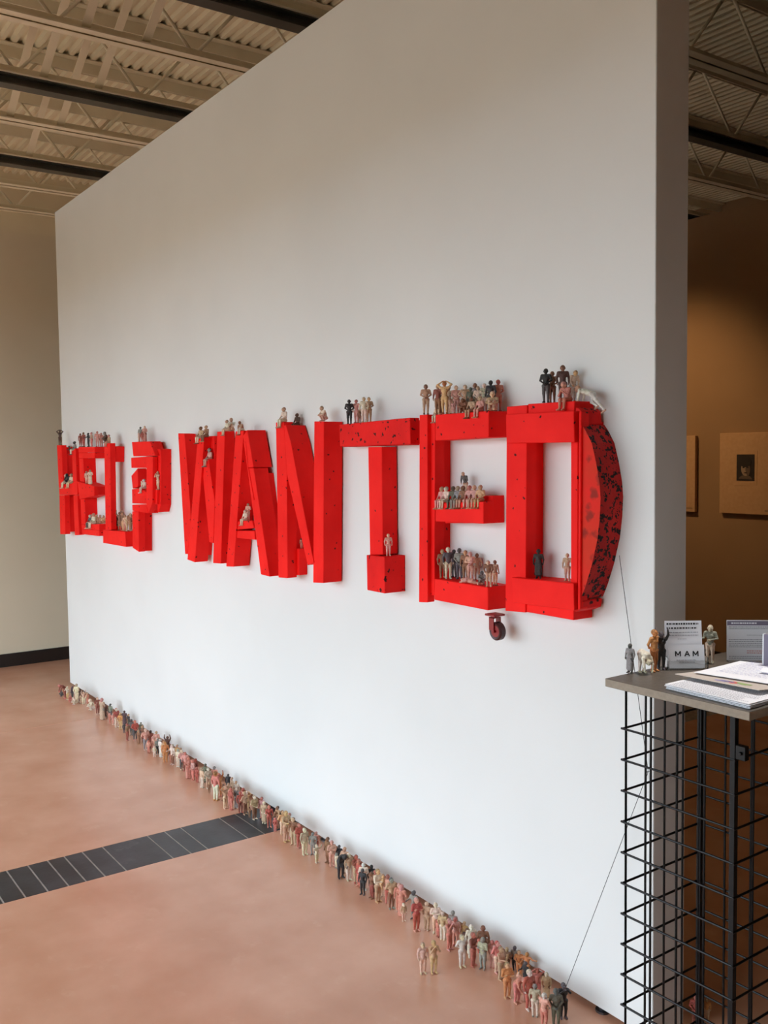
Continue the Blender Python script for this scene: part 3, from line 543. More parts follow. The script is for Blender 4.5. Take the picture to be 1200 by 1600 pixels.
def mesh_obj(name, bm, mats, parent=None, smooth=False, bevel=0.0):
    if bevel:
        bmesh.ops.bevel(bm, geom=list(bm.edges), offset=bevel, segments=1, affect='EDGES', clamp_overlap=True)
    bmesh.ops.recalc_face_normals(bm, faces=bm.faces)
    me = bpy.data.meshes.new(name)
    bm.to_mesh(me)
    bm.free()
    for m in (mats if isinstance(mats, (list, tuple)) else [mats]):
        me.materials.append(m)
    if smooth:
        for p in me.polygons:
            p.use_smooth = True
    o = bpy.data.objects.new(name, me)
    COL.objects.link(o)
    if parent is not None:
        o.parent = parent
    return o


def box(name, b, mat, parent=None, bevel=0.0):
    bm = bmesh.new()
    bm_box(bm, *b)
    return mesh_obj(name, bm, mat, parent, bevel=bevel)


def linked(name, src, parent, loc=(0, 0, 0), rot=(0, 0, 0), scale=(1, 1, 1)):
    o = bpy.data.objects.new(name, src.data)
    COL.objects.link(o)
    o.parent = parent
    o.location, o.rotation_euler, o.scale = loc, rot, scale
    return o


def empty(name, loc=(0, 0, 0), rz=0.0):
    o = bpy.data.objects.new(name, None)
    COL.objects.link(o)
    o.location = loc
    o.rotation_euler = (0, 0, rz)
    o.empty_display_size = 0.05
    return o


def tag(o, label, cat, group=None):
    o['label'] = label
    o['category'] = cat
    if group:
        o['group'] = group
    return o


def structure(o):
    o['kind'] = 'structure'
    return o


# ------------------------------------------------------------------ materials
M_WALL = noise_mat('white_wall_paint', (222, 223, 221), (227, 228, 226), 1.3, 3, 0.85, 0.06, 240, spec=0.25)
M_WALL2 = noise_mat('cream_wall_paint', (224, 211, 184), (229, 217, 191), 1.1, 3, 0.85, 0.05, 200, spec=0.25)
M_DIMWALL = noise_mat('dimmed_wall_paint', (148, 120, 90), (156, 128, 98), 1.1, 3, 0.85, spec=0.25)  # light wall darkened: the gallery's dimness is put into this colour
M_FLOOR = noise_mat('terracotta_concrete', (204, 148, 118), (224, 174, 147), 3.4, 12, 0.27, 0.04, 110, 0.25, 0.75)
M_SLATE = noise_mat('black_slate_tile', (38, 40, 43), (62, 64, 68), 6, 6, 0.42, 0.12, 60)
def smear(m, scale, lo, hi, colr, amt):
    n = m.node_tree
    bb = n.nodes['Principled BSDF']
    src = bb.inputs['Base Color'].links[0].from_socket
    tc = n.nodes.new('ShaderNodeTexCoord')
    t = n.nodes.new('ShaderNodeTexNoise')
    t.inputs['Scale'].default_value = scale
    t.inputs['Detail'].default_value = 7
    t.inputs['Roughness'].default_value = 0.65
    n.links.new(tc.outputs['Object'], t.inputs['Vector'])
    r = n.nodes.new('ShaderNodeMapRange')
    r.inputs['From Min'].default_value = lo
    r.inputs['From Max'].default_value = hi
    r.inputs['To Max'].default_value = amt
    n.links.new(t.outputs[0], r.inputs['Value'])
    mx = n.nodes.new('ShaderNodeMixRGB')
    n.links.new(r.outputs[0], mx.inputs[0])
    n.links.new(src, mx.inputs[1])
    mx.inputs[2].default_value = (*lin(colr), 1)
    n.links.new(mx.outputs[0], bb.inputs['Base Color'])


smear(M_SLATE, 2.6, 0.58, 0.78, (150, 150, 152), 0.55)
smear(M_FLOOR, 9.0, 0.58, 0.80, (234, 194, 166), 0.35)
M_GROUT = noise_mat('grey_grout', (158, 154, 148), (182, 178, 172), 30, 3, 0.9)
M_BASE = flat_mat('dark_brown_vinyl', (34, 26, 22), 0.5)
M_DECK = noise_mat('cream_deck_steel', (228, 217, 192), (236, 226, 202), 1.5, 3, 0.6)
M_STEEL = noise_mat('cream_joist_steel', (228, 217, 194), (236, 226, 204), 3, 3, 0.55)
M_DARKST = noise_mat('dark_grey_steel', (66, 65, 62), (82, 80, 76), 3, 3, 0.4)
M_RED = spots(noise_mat('red_painted_timber', (234, 18, 15), (252, 32, 27), 6, 6, 0.6, 0.25, 45, 0.3, 0.7, spec=0.15), 26, 0.085, (70, 8, 8), 0.03, distort=0.02)
M_RED2 = spots(noise_mat('red_painted_knotty_timber', (214, 16, 16), (240, 28, 25), 8, 6, 0.6, 0.3, 50, 0.3, 0.7, spec=0.15), 38, 0.2, (60, 8, 8), 0.05, distort=0.03)
M_REDW = noise_mat('worn_red_plywood', (206, 50, 30), (224, 34, 26), 9, 6, 0.6, 0.25, 60, 0.35, 0.65, spec=0.15)
spots(M_REDW, 22, 0.2, (150, 40, 30), 0.2, distort=0.04)
M_REDB = spots(noise_mat('scarred_red_plywood', (176, 22, 20), (206, 40, 34), 9, 6, 0.6, 0.5, 60, 0.35, 0.65, spec=0.2), 52, 0.4, (30, 14, 14), 0.06, distort=0.04)
M_CASTER = flat_mat('dark_red_caster_paint', (140, 22, 24), 0.35)
M_TYRE = flat_mat('dark_red_rubber', (60, 14, 16), 0.45)
M_BLACK = flat_mat('black_coated_wire', (9, 9, 10), 0.4, spec=0.25)
M_LAM = noise_mat('grey_brown_laminate', (80, 72, 64), (92, 84, 74), 120, 3, 0.45, 0.05, 300)
M_EDGE = noise_mat('taupe_laminate_edge', (140, 127, 111), (150, 137, 119), 90, 3, 0.6)
M_PAPER = flat_mat('white_paper', (228, 228, 232), 0.7)
M_PAPER2 = flat_mat('buff_paper', (188, 176, 166), 0.6)
M_INK = flat_mat('black_ink', (24, 24, 28), 0.7)
M_GREYINK = flat_mat('grey_ink', (140, 140, 148), 0.7)
M_BLUEINK = flat_mat('violet_ink', (160, 158, 192), 0.7)
M_REDINK = flat_mat('red_ink', (200, 96, 96), 0.7)
M_BAND = flat_mat('slate_violet_print', (118, 110, 128), 0.6)
M_SPL1 = flat_mat('coral_print', (226, 96, 90), 0.6)
M_SPL2 = flat_mat('green_print', (150, 170, 110), 0.6)
M_SPL3 = flat_mat('lilac_print', (150, 140, 176), 0.6)
M_MAT = noise_mat('dimmed_mat_board', (186, 150, 112), (192, 156, 118), 40, 2, 0.8)  # mat tone lowered, so the dim gallery light sits in the colour
M_DRAW0 = flat_mat('charcoal_drawing_dark', (36, 30, 28), 0.8)
M_DRAW1 = flat_mat('charcoal_drawing_mid', (92, 78, 68), 0.8)
M_DRAW2 = flat_mat('charcoal_drawing_light', (150, 130, 112), 0.8)
M_THREAD = flat_mat('dark_thread', (40, 40, 44), 0.8)
M_NAIL = flat_mat('nail_steel', (110, 110, 112), 0.35, 1.0)
M_GROUND = noise_mat('pavement_outside', (118, 112, 94), (130, 124, 106), 2, 3, 0.9)
m, n_, b_ = new_mat('clear_acrylic')
b_.inputs['Base Color'].default_value = (0.95, 0.97, 0.97, 1)
b_.inputs['Roughness'].default_value = 0.05
b_.inputs['Transmission Weight'].default_value = 1.0
b_.inputs['IOR'].default_value = 1.45
M_ACRYL = m


def clay(prop):
    m, n, b = new_mat('clay_' + prop)
    at = n.nodes.new('ShaderNodeAttribute')
    at.attribute_type = 'OBJECT'
    at.attribute_name = prop + '_colour'
    tc = n.nodes.new('ShaderNodeTexCoord')
    t = n.nodes.new('ShaderNodeTexNoise')
    t.inputs['Scale'].default_value = 14
    t.inputs['Detail'].default_value = 4
    n.links.new(tc.outputs['Object'], t.inputs['Vector'])
    r = n.nodes.new('ShaderNodeValToRGB')
    r.color_ramp.elements[0].position = 0.3
    r.color_ramp.elements[1].position = 0.7
    r.color_ramp.elements[0].color = (0.72, 0.70, 0.68, 1)
    r.color_ramp.elements[1].color = (1.0, 1.0, 1.0, 1)
    n.links.new(t.outputs[0], r.inputs[0])
    mx = n.nodes.new('ShaderNodeMixRGB')
    mx.blend_type = 'MULTIPLY'
    mx.inputs[0].default_value = 1.0
    n.links.new(at.outputs['Color'], mx.inputs[1])
    n.links.new(r.outputs[0], mx.inputs[2])
    n.links.new(mx.outputs[0], b.inputs['Base Color'])
    b.inputs['Roughness'].default_value = 0.5
    t2 = n.nodes.new('ShaderNodeTexNoise')
    t2.inputs['Scale'].default_value = 40
    n.links.new(tc.outputs['Object'], t2.inputs['Vector'])
    bp = n.nodes.new('ShaderNodeBump')
    bp.inputs['Strength'].default_value = 0.35
    bp.inputs['Distance'].default_value = 0.02
    n.links.new(t2.outputs[0], bp.inputs['Height'])
    n.links.new(bp.outputs[0], b.inputs['Normal'])
    return m


M_SKIN, M_SHIRT, M_TROUS, M_HAIR = clay('skin'), clay('shirt'), clay('trousers'), clay('hair')

# ------------------------------------------------------------------ room shell
WEND = -1.637      # right end of the display wall
WLEFT = -6.775     # left end
XL, XR, YN, YF = -15.6, 3.2, -2.5, 15.0
ZB, ZT = 5.2, 5.99  # joist bottom and top chords

# display wall: a freestanding partition held just off the floor on small levelling feet
wall = structure(box('wall_center', (WLEFT, WEND, 2.0, 2.13, 0.018, 3.29), M_WALL, bevel=0.002))
for x in (-6.5, -4.9, -3.35, -1.83):
    bm = bmesh.new()
    bm_tube(bm, (x, 2.02, 0.0), (x, 2.02, 0.006), 0.022, 12)
    bm_tube(bm, (x, 2.02, 0.006), (x, 2.02, 0.02), 0.012, 10)
    mesh_obj('foot', bm, M_NAIL, wall)
box('gap_shade_strip', (WLEFT + 0.01, WEND - 0.01, 2.05, 2.075, 0.0, 0.018), M_BASE, wall)  # dark strip standing in for the shadow gap under the wall

structure(box('wall_left', (-7.81, -7.69, -2.4, 14.9, 0.0, 3.33), M_WALL2))
structure(box('baseboard_left', (-7.69, -7.675, -2.4, 14.9, 0.0, 0.1), M_BASE))
structure(box('wall_rear', (-7.6, XR, 6.08, 6.2, 0.0, 3.33), M_DIMWALL))
structure(box('baseboard_rear', (-7.6, XR, 6.066, 6.08, 0.0, 0.1), M_BASE))
structure(box('wall_far', (XL - 0.2, XL, YN, YF, 0, 6.1), M_WALL2))
structure(box('wall_outer', (XL, XR, YF, YF + 0.2, 0, 6.1), M_DIMWALL))  # dark tone chosen to soak up light and darken the gallery
structure(box('wall_right', (XR, XR + 0.2, YN, YF, 0, 6.1), M_DIMWALL))  # unseen; dark tone chosen to cut the light it bounces back
structure(box('wall_blocker', (-0.35, XR, 2.0, 2.13, 0, 3.29), M_WALL))  # unseen wall added to narrow the doorway and keep the gallery dark
# window wall behind the camera, with its two glazed openings
bm = bmesh.new()
xs = sorted([XL, XR] + [v for wn in WINDOWS for v in wn[:2]])
for xa, xb in zip(xs, xs[1:]):
    if xb - xa < 0.01:
        continue
    hit = [wn for wn in WINDOWS if wn[0] <= (xa + xb) / 2 <= wn[1]]
    if not hit:
        bm_box(bm, xa, xb, WY - 0.2, WY, 0, 6.1)
    else:
        bm_box(bm, xa, xb, WY - 0.2, WY, hit[0][3], 6.1)
        if hit[0][2] > 0.01:
            bm_box(bm, xa, xb, WY - 0.2, WY, 0, hit[0][2])
structure(mesh_obj('wall_front', bm, M_WALL2))
bm = bmesh.new()
bm_box(bm, -60, 50, -80, WY - 0.2, -0.4, -0.05)
structure(mesh_obj('ground_outside', bm, M_GROUND))  # unseen pavement outside, toned for the daylight it bounces in

# floor: one slab with a shallow channel for the slate strip and a saw-cut joint
prof = [(XL, 0), (-5.8245, 0), (-5.8225, -0.004), (-5.8195, -0.004), (-5.8175, 0), (-3.843, 0), (-3.842, -0.0014), (-3.561, -0.0014), (-3.56, 0), (XR, 0), (XR, -0.2), (XL, -0.2)]
bm = bmesh.new()
bm_prism(bm, prof, YN, YF)
floor = structure(mesh_obj('floor', bm, [M_FLOOR, M_GROUT]))
for p in floor.data.polygons:
    c = p.center
    if abs(c.z + 0.0014) < 1e-4:
        p.material_index = 1
# slate tiles: joint positions along the strip
for i in range(len(JOINTS) - 1):
    a, b = JOINTS[i], JOINTS[i + 1]
    bm = bmesh.new()
    z = random.uniform(-0.0003, 0.0003)
    bm_box(bm, -3.8415, -3.5615, a + 0.003, b - 0.003, -0.0013, z)
    mesh_obj('tile', bm, M_SLATE, floor, bevel=0.0004)

# ------------------------------------------------------------------ ceiling: ribbed deck on open-web joists
ceil = structure(empty('ceiling', (0, 0, 0)))
bm = bmesh.new()
pitch, dep = 0.12, 0.04
prev = None
y = YN
while y < YF:
    for dy, dz in ((0, 0), (0.045, 0), (0.06, dep), (0.105, dep)):
        a = bm.verts.new((XL, y + dy, ZT + 0.002 + dz))
        b = bm.verts.new((XR, y + dy, ZT + 0.002 + dz))
        if prev:
            bm.faces.new((prev[0], prev[1], b, a))
        prev = (a, b)
    y += pitch
deck = mesh_obj('deck', bm, M_DECK, ceil)
structure(box('roof_slab', (XL, XR, YN, YF, 6.09, 6.2), M_DECK))  # roof slab over the deck

bm = bmesh.new()
for s in (-1, 1):
    x0, x1 = sorted((s * 0.012, s * 0.10))
    bm_box(bm, x0, x1, YN, YF, 0.0, 0.012)
    x0, x1 = sorted((s * 0.012, s * 0.024))
    bm_box(bm, x0, x1, YN, YF, 0.0, 0.085)
chord_b = mesh_obj('bottom_chord', bm, M_STEEL, ceil)
bm = bmesh.new()
for s in (-1, 1):
    x0, x1 = sorted((s * 0.012, s * 0.11))
    bm_box(bm, x0, x1, YN, YF, -0.012, 0.0)
    x0, x1 = sorted((s * 0.012, s * 0.024))
    bm_box(bm, x0, x1, YN, YF, -0.13, 0.0)
chord_t = mesh_obj('top_chord', bm, M_STEEL, ceil)
bm = bmesh.new()
bm_tube(bm, (0, 0, 0), (0, 0.62, ZT - ZB - 0.08), 0.016, 7)
rod0 = mesh_obj('web_rod', bm, M_STEEL, ceil, smooth=True)
first = True
RATIO = [1.60 - 0.352 * k for k in (4, 3, 2, 1)] + [1.60 + 0.352 * k for k in range(0, 9)]
for k, r in enumerate(RATIO):
    X = -r * (ZB - 1.6)
    if first:
        J = empty('joist')
        J.parent = ceil
        J.location = (X, 0, 0)
        chord_b.parent = J
        chord_b.location = (0, 0, ZB)
        chord_t.parent = J
        chord_t.location = (0, 0, ZT)
        rod0.parent = J
        rod0.location = (0, YN + 0.05, ZB + 0.04)
        first = False
        start = 1
    else:
        J = empty('joist')
        J.parent = ceil
        J.location = (X, 0, 0)
        linked('bottom_chord', chord_b, J, (0, 0, ZB))
        linked('top_chord', chord_t, J, (0, 0, ZT))
        start = 0
    n = 0
    yy = YN + 0.05
    while yy < 12.0:
        if n >= start:
            if n % 2 == 0:
                linked('web_rod', rod0, J, (0, yy, ZB + 0.04))
            else:
                linked('web_rod', rod0, J, (0, yy, ZT - 0.04), (math.pi, 0, 0), (1, -1, 1))
        yy += 0.62
        n += 1
# dark steel tracks slung under every second joist
tr0 = None
for r in (1.60 - 0.352, 1.952, 2.656, 3.36):
    X = -r * (ZB - 1.6)
    bm = bmesh.new()
    if tr0 is None:
        bm_box(bm, -0.07, 0.07, YN, YF, -0.012, 0.0)
        bm_box(bm, -0.012, 0.012, YN, YF, -0.085, -0.012)
        bm_box(bm, -0.07, 0.07, YN, YF, -0.1, -0.085)
        tr0 = mesh_obj('steel_track', bm, M_DARKST, ceil)
        tr0.location = (X, 0, ZB)
    else:
        bm.free()
        linked('steel_track', tr0, ceil, (X, 0, ZB))
# flat cross-bracing plates between neighbouring joists
for kx in (1.952, 2.304, 2.656, 3.008, 3.36):
    for yy in (2.75, 3.28):
        xa, xb = -kx * (ZB - 1.6), -(kx - 0.352) * (ZB - 1.6)
        bm = bmesh.new()
        a, b = Vector((xa, yy, ZB + 0.03)), Vector((xb, yy, ZT - 0.05))
        d = (b - a).normalized()
        side = Vector((0, 1, 0)) * 0.038
        up = d.cross(side).normalized() * 0.006
        vs = [bm.verts.new(p + sgn * side + t * up) for p in (a, b) for sgn in (-1, 1) for t in (-1, 1)]
        for f in ((0, 1, 3, 2), (4, 6, 7, 5), (0, 4, 5, 1), (2, 3, 7, 6), (0, 2, 6, 4), (1, 5, 7, 3)):
            bm.faces.new([vs[i] for i in f])
        mesh_obj('brace_plate', bm, M_STEEL, ceil)

# ------------------------------------------------------------------ the red timber letters
NAMES = {'H': ('letter H of red painted timber beams, leftmost of the sign on the wall', 'letter'),
         'E1': ('first letter E of red painted timber, between the H and the L', 'letter'),
         'L': ('letter L of red painted timber with a wide wedge foot', 'letter'),
         'P': ('letter P of many short red painted timber offcuts around a small bowl', 'letter'),
         'W': ('letter W of red painted timber with four slanted strokes', 'letter'),
         'A': ('letter A of red painted timber with a thick right leg and doubled crossbar', 'letter'),
         'N': ('letter N of red painted timber with a heavy right post', 'letter'),
         'T': ('letter T of red painted timber with a scarred crossbar and block foot', 'letter'),
         'E2': ('second letter E of red painted timber with a caster under it', 'letter'),
         'D': ('letter D of red painted timber with a curved scarred right side', 'letter')}
roots = {}
for L, kind, y0, y1, poly in BEAMS:
    if L not in roots:
        cx = sum(p[0] for p in poly) / len(poly)
        roots[L] = tag(empty('timber_letter', (cx, 2.0, 1.1)), *NAMES[L], 'red timber letters of the wall sign')
    root = roots[L]
    off = Vector((root.location.x, 2.0, 1.1))
    bm = bmesh.new()
    P = [(x - off.x, z - 1.1) for x, z in poly]
    bm_prism(bm, P, y0 - 2.0, y1 - 2.0)
    mt = M_RED
    if kind == 'curved_block':
        o = mesh_obj(kind, bm, [M_REDW, M_REDB], root)
        for p in o.data.polygons:
            if p.normal.x > 0.2 or abs(p.normal.z) > 0.5:
                p.material_index = 1
        o['label'] = 'curved plywood side with black scars'
    else:
        if (L == 'T' and kind in ('crossbar', 'block')) or (L == 'D' and kind == 'block'):
            mt = M_RED2
        o = mesh_obj(kind, bm, mt, root, bevel=0.0016)
    if y1 < 1.99 and not (L == 'L' and kind == 'board'):   # packing piece that holds the board off the wall
        mx = sum(p[0] for p in P) / len(P)
        mz = sum(p[1] for p in P) / len(P)
        Q = [(mx + (x - mx) * 0.72 - 0.006, mz + (z - mz) * 0.9) for x, z in P]
        bm = bmesh.new()
        bm_prism(bm, Q, y1 - 2.0, -0.0005)
        mesh_obj('packing_piece', bm, M_RED, root)

# caster under the second E
e2 = roots['E2']
cst = empty('caster')
cst.parent = e2
cw = Vector((-2.2, -0.055, 1.062)) - Vector((e2.location.x, 0, 1.1))
cst.location = cw
bm = bmesh.new()
bm_box(bm, -0.022, 0.022, -0.022, 0.022, 0.04, 0.046)
bm_tube(bm, (0, 0, 0.034), (0, 0, 0.042), 0.012, 12)
for s in (-1, 1):
    bm_box(bm, -0.011, 0.011, s * 0.014 - 0.0015, s * 0.014 + 0.0015, -0.004, 0.036)
bm_box(bm, -0.011, 0.011, -0.0155, 0.0155, 0.033, 0.036)
mesh_obj('fork', bm, M_CASTER, cst, bevel=0.0008)
bm = bmesh.new()
prof = [(0.0, 0.0105), (0.018, 0.0105), (0.0245, 0.012), (0.0285, 0.008), (0.0285, -0.008), (0.0245, -0.012), (0.018, -0.0105), (0.0, -0.0105)]
ring = 28
rows = []
for r, yy in prof[1:-1]:
    rows.append([bm.verts.new((r * math.cos(2 * math.pi * i / ring), yy, r * math.sin(2 * math.pi * i / ring))) for i in range(ring)])
for a, b in zip(rows, rows[1:]):
    for i in range(ring):
        bm.faces.new((a[i], a[(i + 1) % ring], b[(i + 1) % ring], b[i]))
bm.faces.new(rows[0])
bm.faces.new(rows[-1][::-1])
whl = mesh_obj('wheel', bm, [M_CASTER, M_TYRE], cst)
for p in whl.data.polygons:
    if math.hypot(p.center.x, p.center.z) > 0.02:
        p.material_index = 1
whl.location = (0.012, 0, -0.006)
bm = bmesh.new()
bm_tube(bm, (0.012, -0.019, -0.006), (0.012, 0.019, -0.006), 0.004, 10)
mesh_obj('axle', bm, M_CASTER, cst)


# ------------------------------------------------------------------ clay figurines: signed-distance modelling, one skin per pose
def surface_nets(g, org, h):
    s = g < 0
    nx, ny, nz = g.shape
    acc = np.zeros((nx - 1, ny - 1, nz - 1, 3), np.float32)
    cnt = np.zeros((nx - 1, ny - 1, nz - 1), np.float32)
    cor = [(i, j, k) for i in (0, 1) for j in (0, 1) for k in (0, 1)]
    sl = lambda c: (slice(c[0], nx - 1 + c[0]), slice(c[1], ny - 1 + c[1]), slice(c[2], nz - 1 + c[2]))
    for c in cor:
        for ax in range(3):
            if c[ax] == 0:
                d = list(c)
                d[ax] = 1
                a, b = g[sl(c)], g[sl(d)]
                m = (a < 0) != (b < 0)
                t = np.where(m, a / np.where(m, a - b, 1), 0)
                for q in range(3):
                    acc[..., q] += np.where(m, c[q] + (t if q == ax else 0), 0)
                cnt += m
    act = cnt > 0
    idx = -np.ones(act.shape, np.int64)
    idx[act] = np.arange(act.sum())
    ii = np.argwhere(act)
    V = (ii + acc[act] / cnt[act][:, None]) * h + org
    Fc = []
    for ax in range(3):
        o1, o2 = [q for q in range(3) if q != ax]
        a = [slice(1, -1)] * 3
        b = [slice(1, -1)] * 3
        a[ax], b[ax] = slice(0, -1), slice(1, None)
        m = s[tuple(a)] != s[tuple(b)]
        p = np.argwhere(m)
        flip = s[tuple(a)][m]
        base = p.copy()
        base[:, o1] += 1
        base[:, o2] += 1
        q = []
        for d1, d2 in ((-1, -1), (0, -1), (0, 0), (-1, 0)):
            r = base.copy()
            r[:, o1] += d1
            r[:, o2] += d2
            q.append(idx[r[:, 0], r[:, 1], r[:, 2]])
        q = np.stack(q, 1)
        if ax == 1:
            flip = ~flip
        q[~flip] = q[~flip][:, ::-1]
        Fc.append(q)
    return V, np.concatenate(Fc)


def d_prim(p, X):
    if p[0] == 'c':
        _, a, b, ra, rb, tg, k = p
        a, b = np.array(a, float), np.array(b, float)
        ab = b - a
        t = np.clip(((X - a) @ ab) / max(ab @ ab, 1e-9), 0, 1)
        return np.linalg.norm(X - a - t[..., None] * ab, axis=-1) - (ra + (rb - ra) * t)
    _, c, r, R, tg, k = p
    Y = (X - np.array(c, float)) @ R.T
    r = np.array(r, float)
    k0 = np.linalg.norm(Y / r, axis=-1)
    k1 = np.linalg.norm(Y / (r * r), axis=-1)
    return k0 * (k0 - 1) / np.maximum(k1, 1e-6)


def sdf_mesh(name, prims, mats, h, cuts=()):
    lo, hi = np.full(3, 9.0), np.full(3, -9.0)
    bbs = []
    for p in prims:
        if p[0] == 'c':
            P = np.array([p[1], p[2]], float)
            r = max(p[3], p[4])
            b0, b1 = P.min(0) - r, P.max(0) + r
        else:
            r = max(p[2])
            b0, b1 = np.array(p[1]) - r, np.array(p[1]) + r
        bbs.append((b0, b1))
        lo, hi = np.minimum(lo, b0), np.maximum(hi, b1)
    lo -= 0.035
    hi += 0.035
    n = np.ceil((hi - lo) / h).astype(int) + 1
    ax = [lo[i] + h * np.arange(n[i]) for i in range(3)]
    g = np.full(tuple(n), 1.0)

    def sub(b0, b1, mar):
        return tuple(slice(max(0, int((b0[i] - mar - lo[i]) / h)), min(n[i], int((b1[i] + mar - lo[i]) / h) + 2)) for i in range(3))

    def pts(s):
        return np.stack(np.meshgrid(ax[0][s[0]], ax[1][s[1]], ax[2][s[2]], indexing='ij'), -1)
    for p, (b0, b1) in zip(prims, bbs):
        s = sub(b0, b1, 0.03)
        d = d_prim(p, pts(s))
        k = p[-1]
        o = g[s]
        hh = np.maximum(k - np.abs(o - d), 0) / k
        g[s] = np.minimum(o, d) - hh * hh * k * 0.25
    for c, r in cuts:
        c = np.array(c)
        s = sub(c - r, c + r, 0.02)
        d = np.linalg.norm(pts(s) - c, axis=-1) - r
        g[s] = np.maximum(g[s], -d)
    V, Fq = surface_nets(g, lo, h)
    me = bpy.data.meshes.new(name)
    me.vertices.add(len(V))
    me.vertices.foreach_set('co', V.astype(np.float32).ravel())
    me.loops.add(len(Fq) * 4)
    me.loops.foreach_set('vertex_index', Fq.astype(np.int32).ravel())
    me.polygons.add(len(Fq))
    me.polygons.foreach_set('loop_start', np.arange(0, len(Fq) * 4, 4, dtype=np.int32))
    for m in mats:
        me.materials.append(m)
    if len(mats) > 1:
        C = V[Fq].mean(1)
        best = np.full(len(C), 9.0)
        tg = np.zeros(len(C), np.int32)
        for p in prims:
            d = d_prim(p, C)
            t = p[-2]
            u = d < best
            best[u] = d[u]
            tg[u] = t
        me.polygons.foreach_set('material_index', tg)
    me.polygons.foreach_set('use_smooth', np.ones(len(Fq), bool))
    me.update(calc_edges=True)
    return me, float(V[:, 2].min())


def frame(f, up=(0, 0, 1)):
    f = Vector(f).normalized()
    r = f.cross(Vector(up))
    if r.length < 1e-3:
        r = Vector((1, 0, 0))
    r.normalize()
    return r, f, r.cross(f)


def V3(*a):
    return Vector(a)


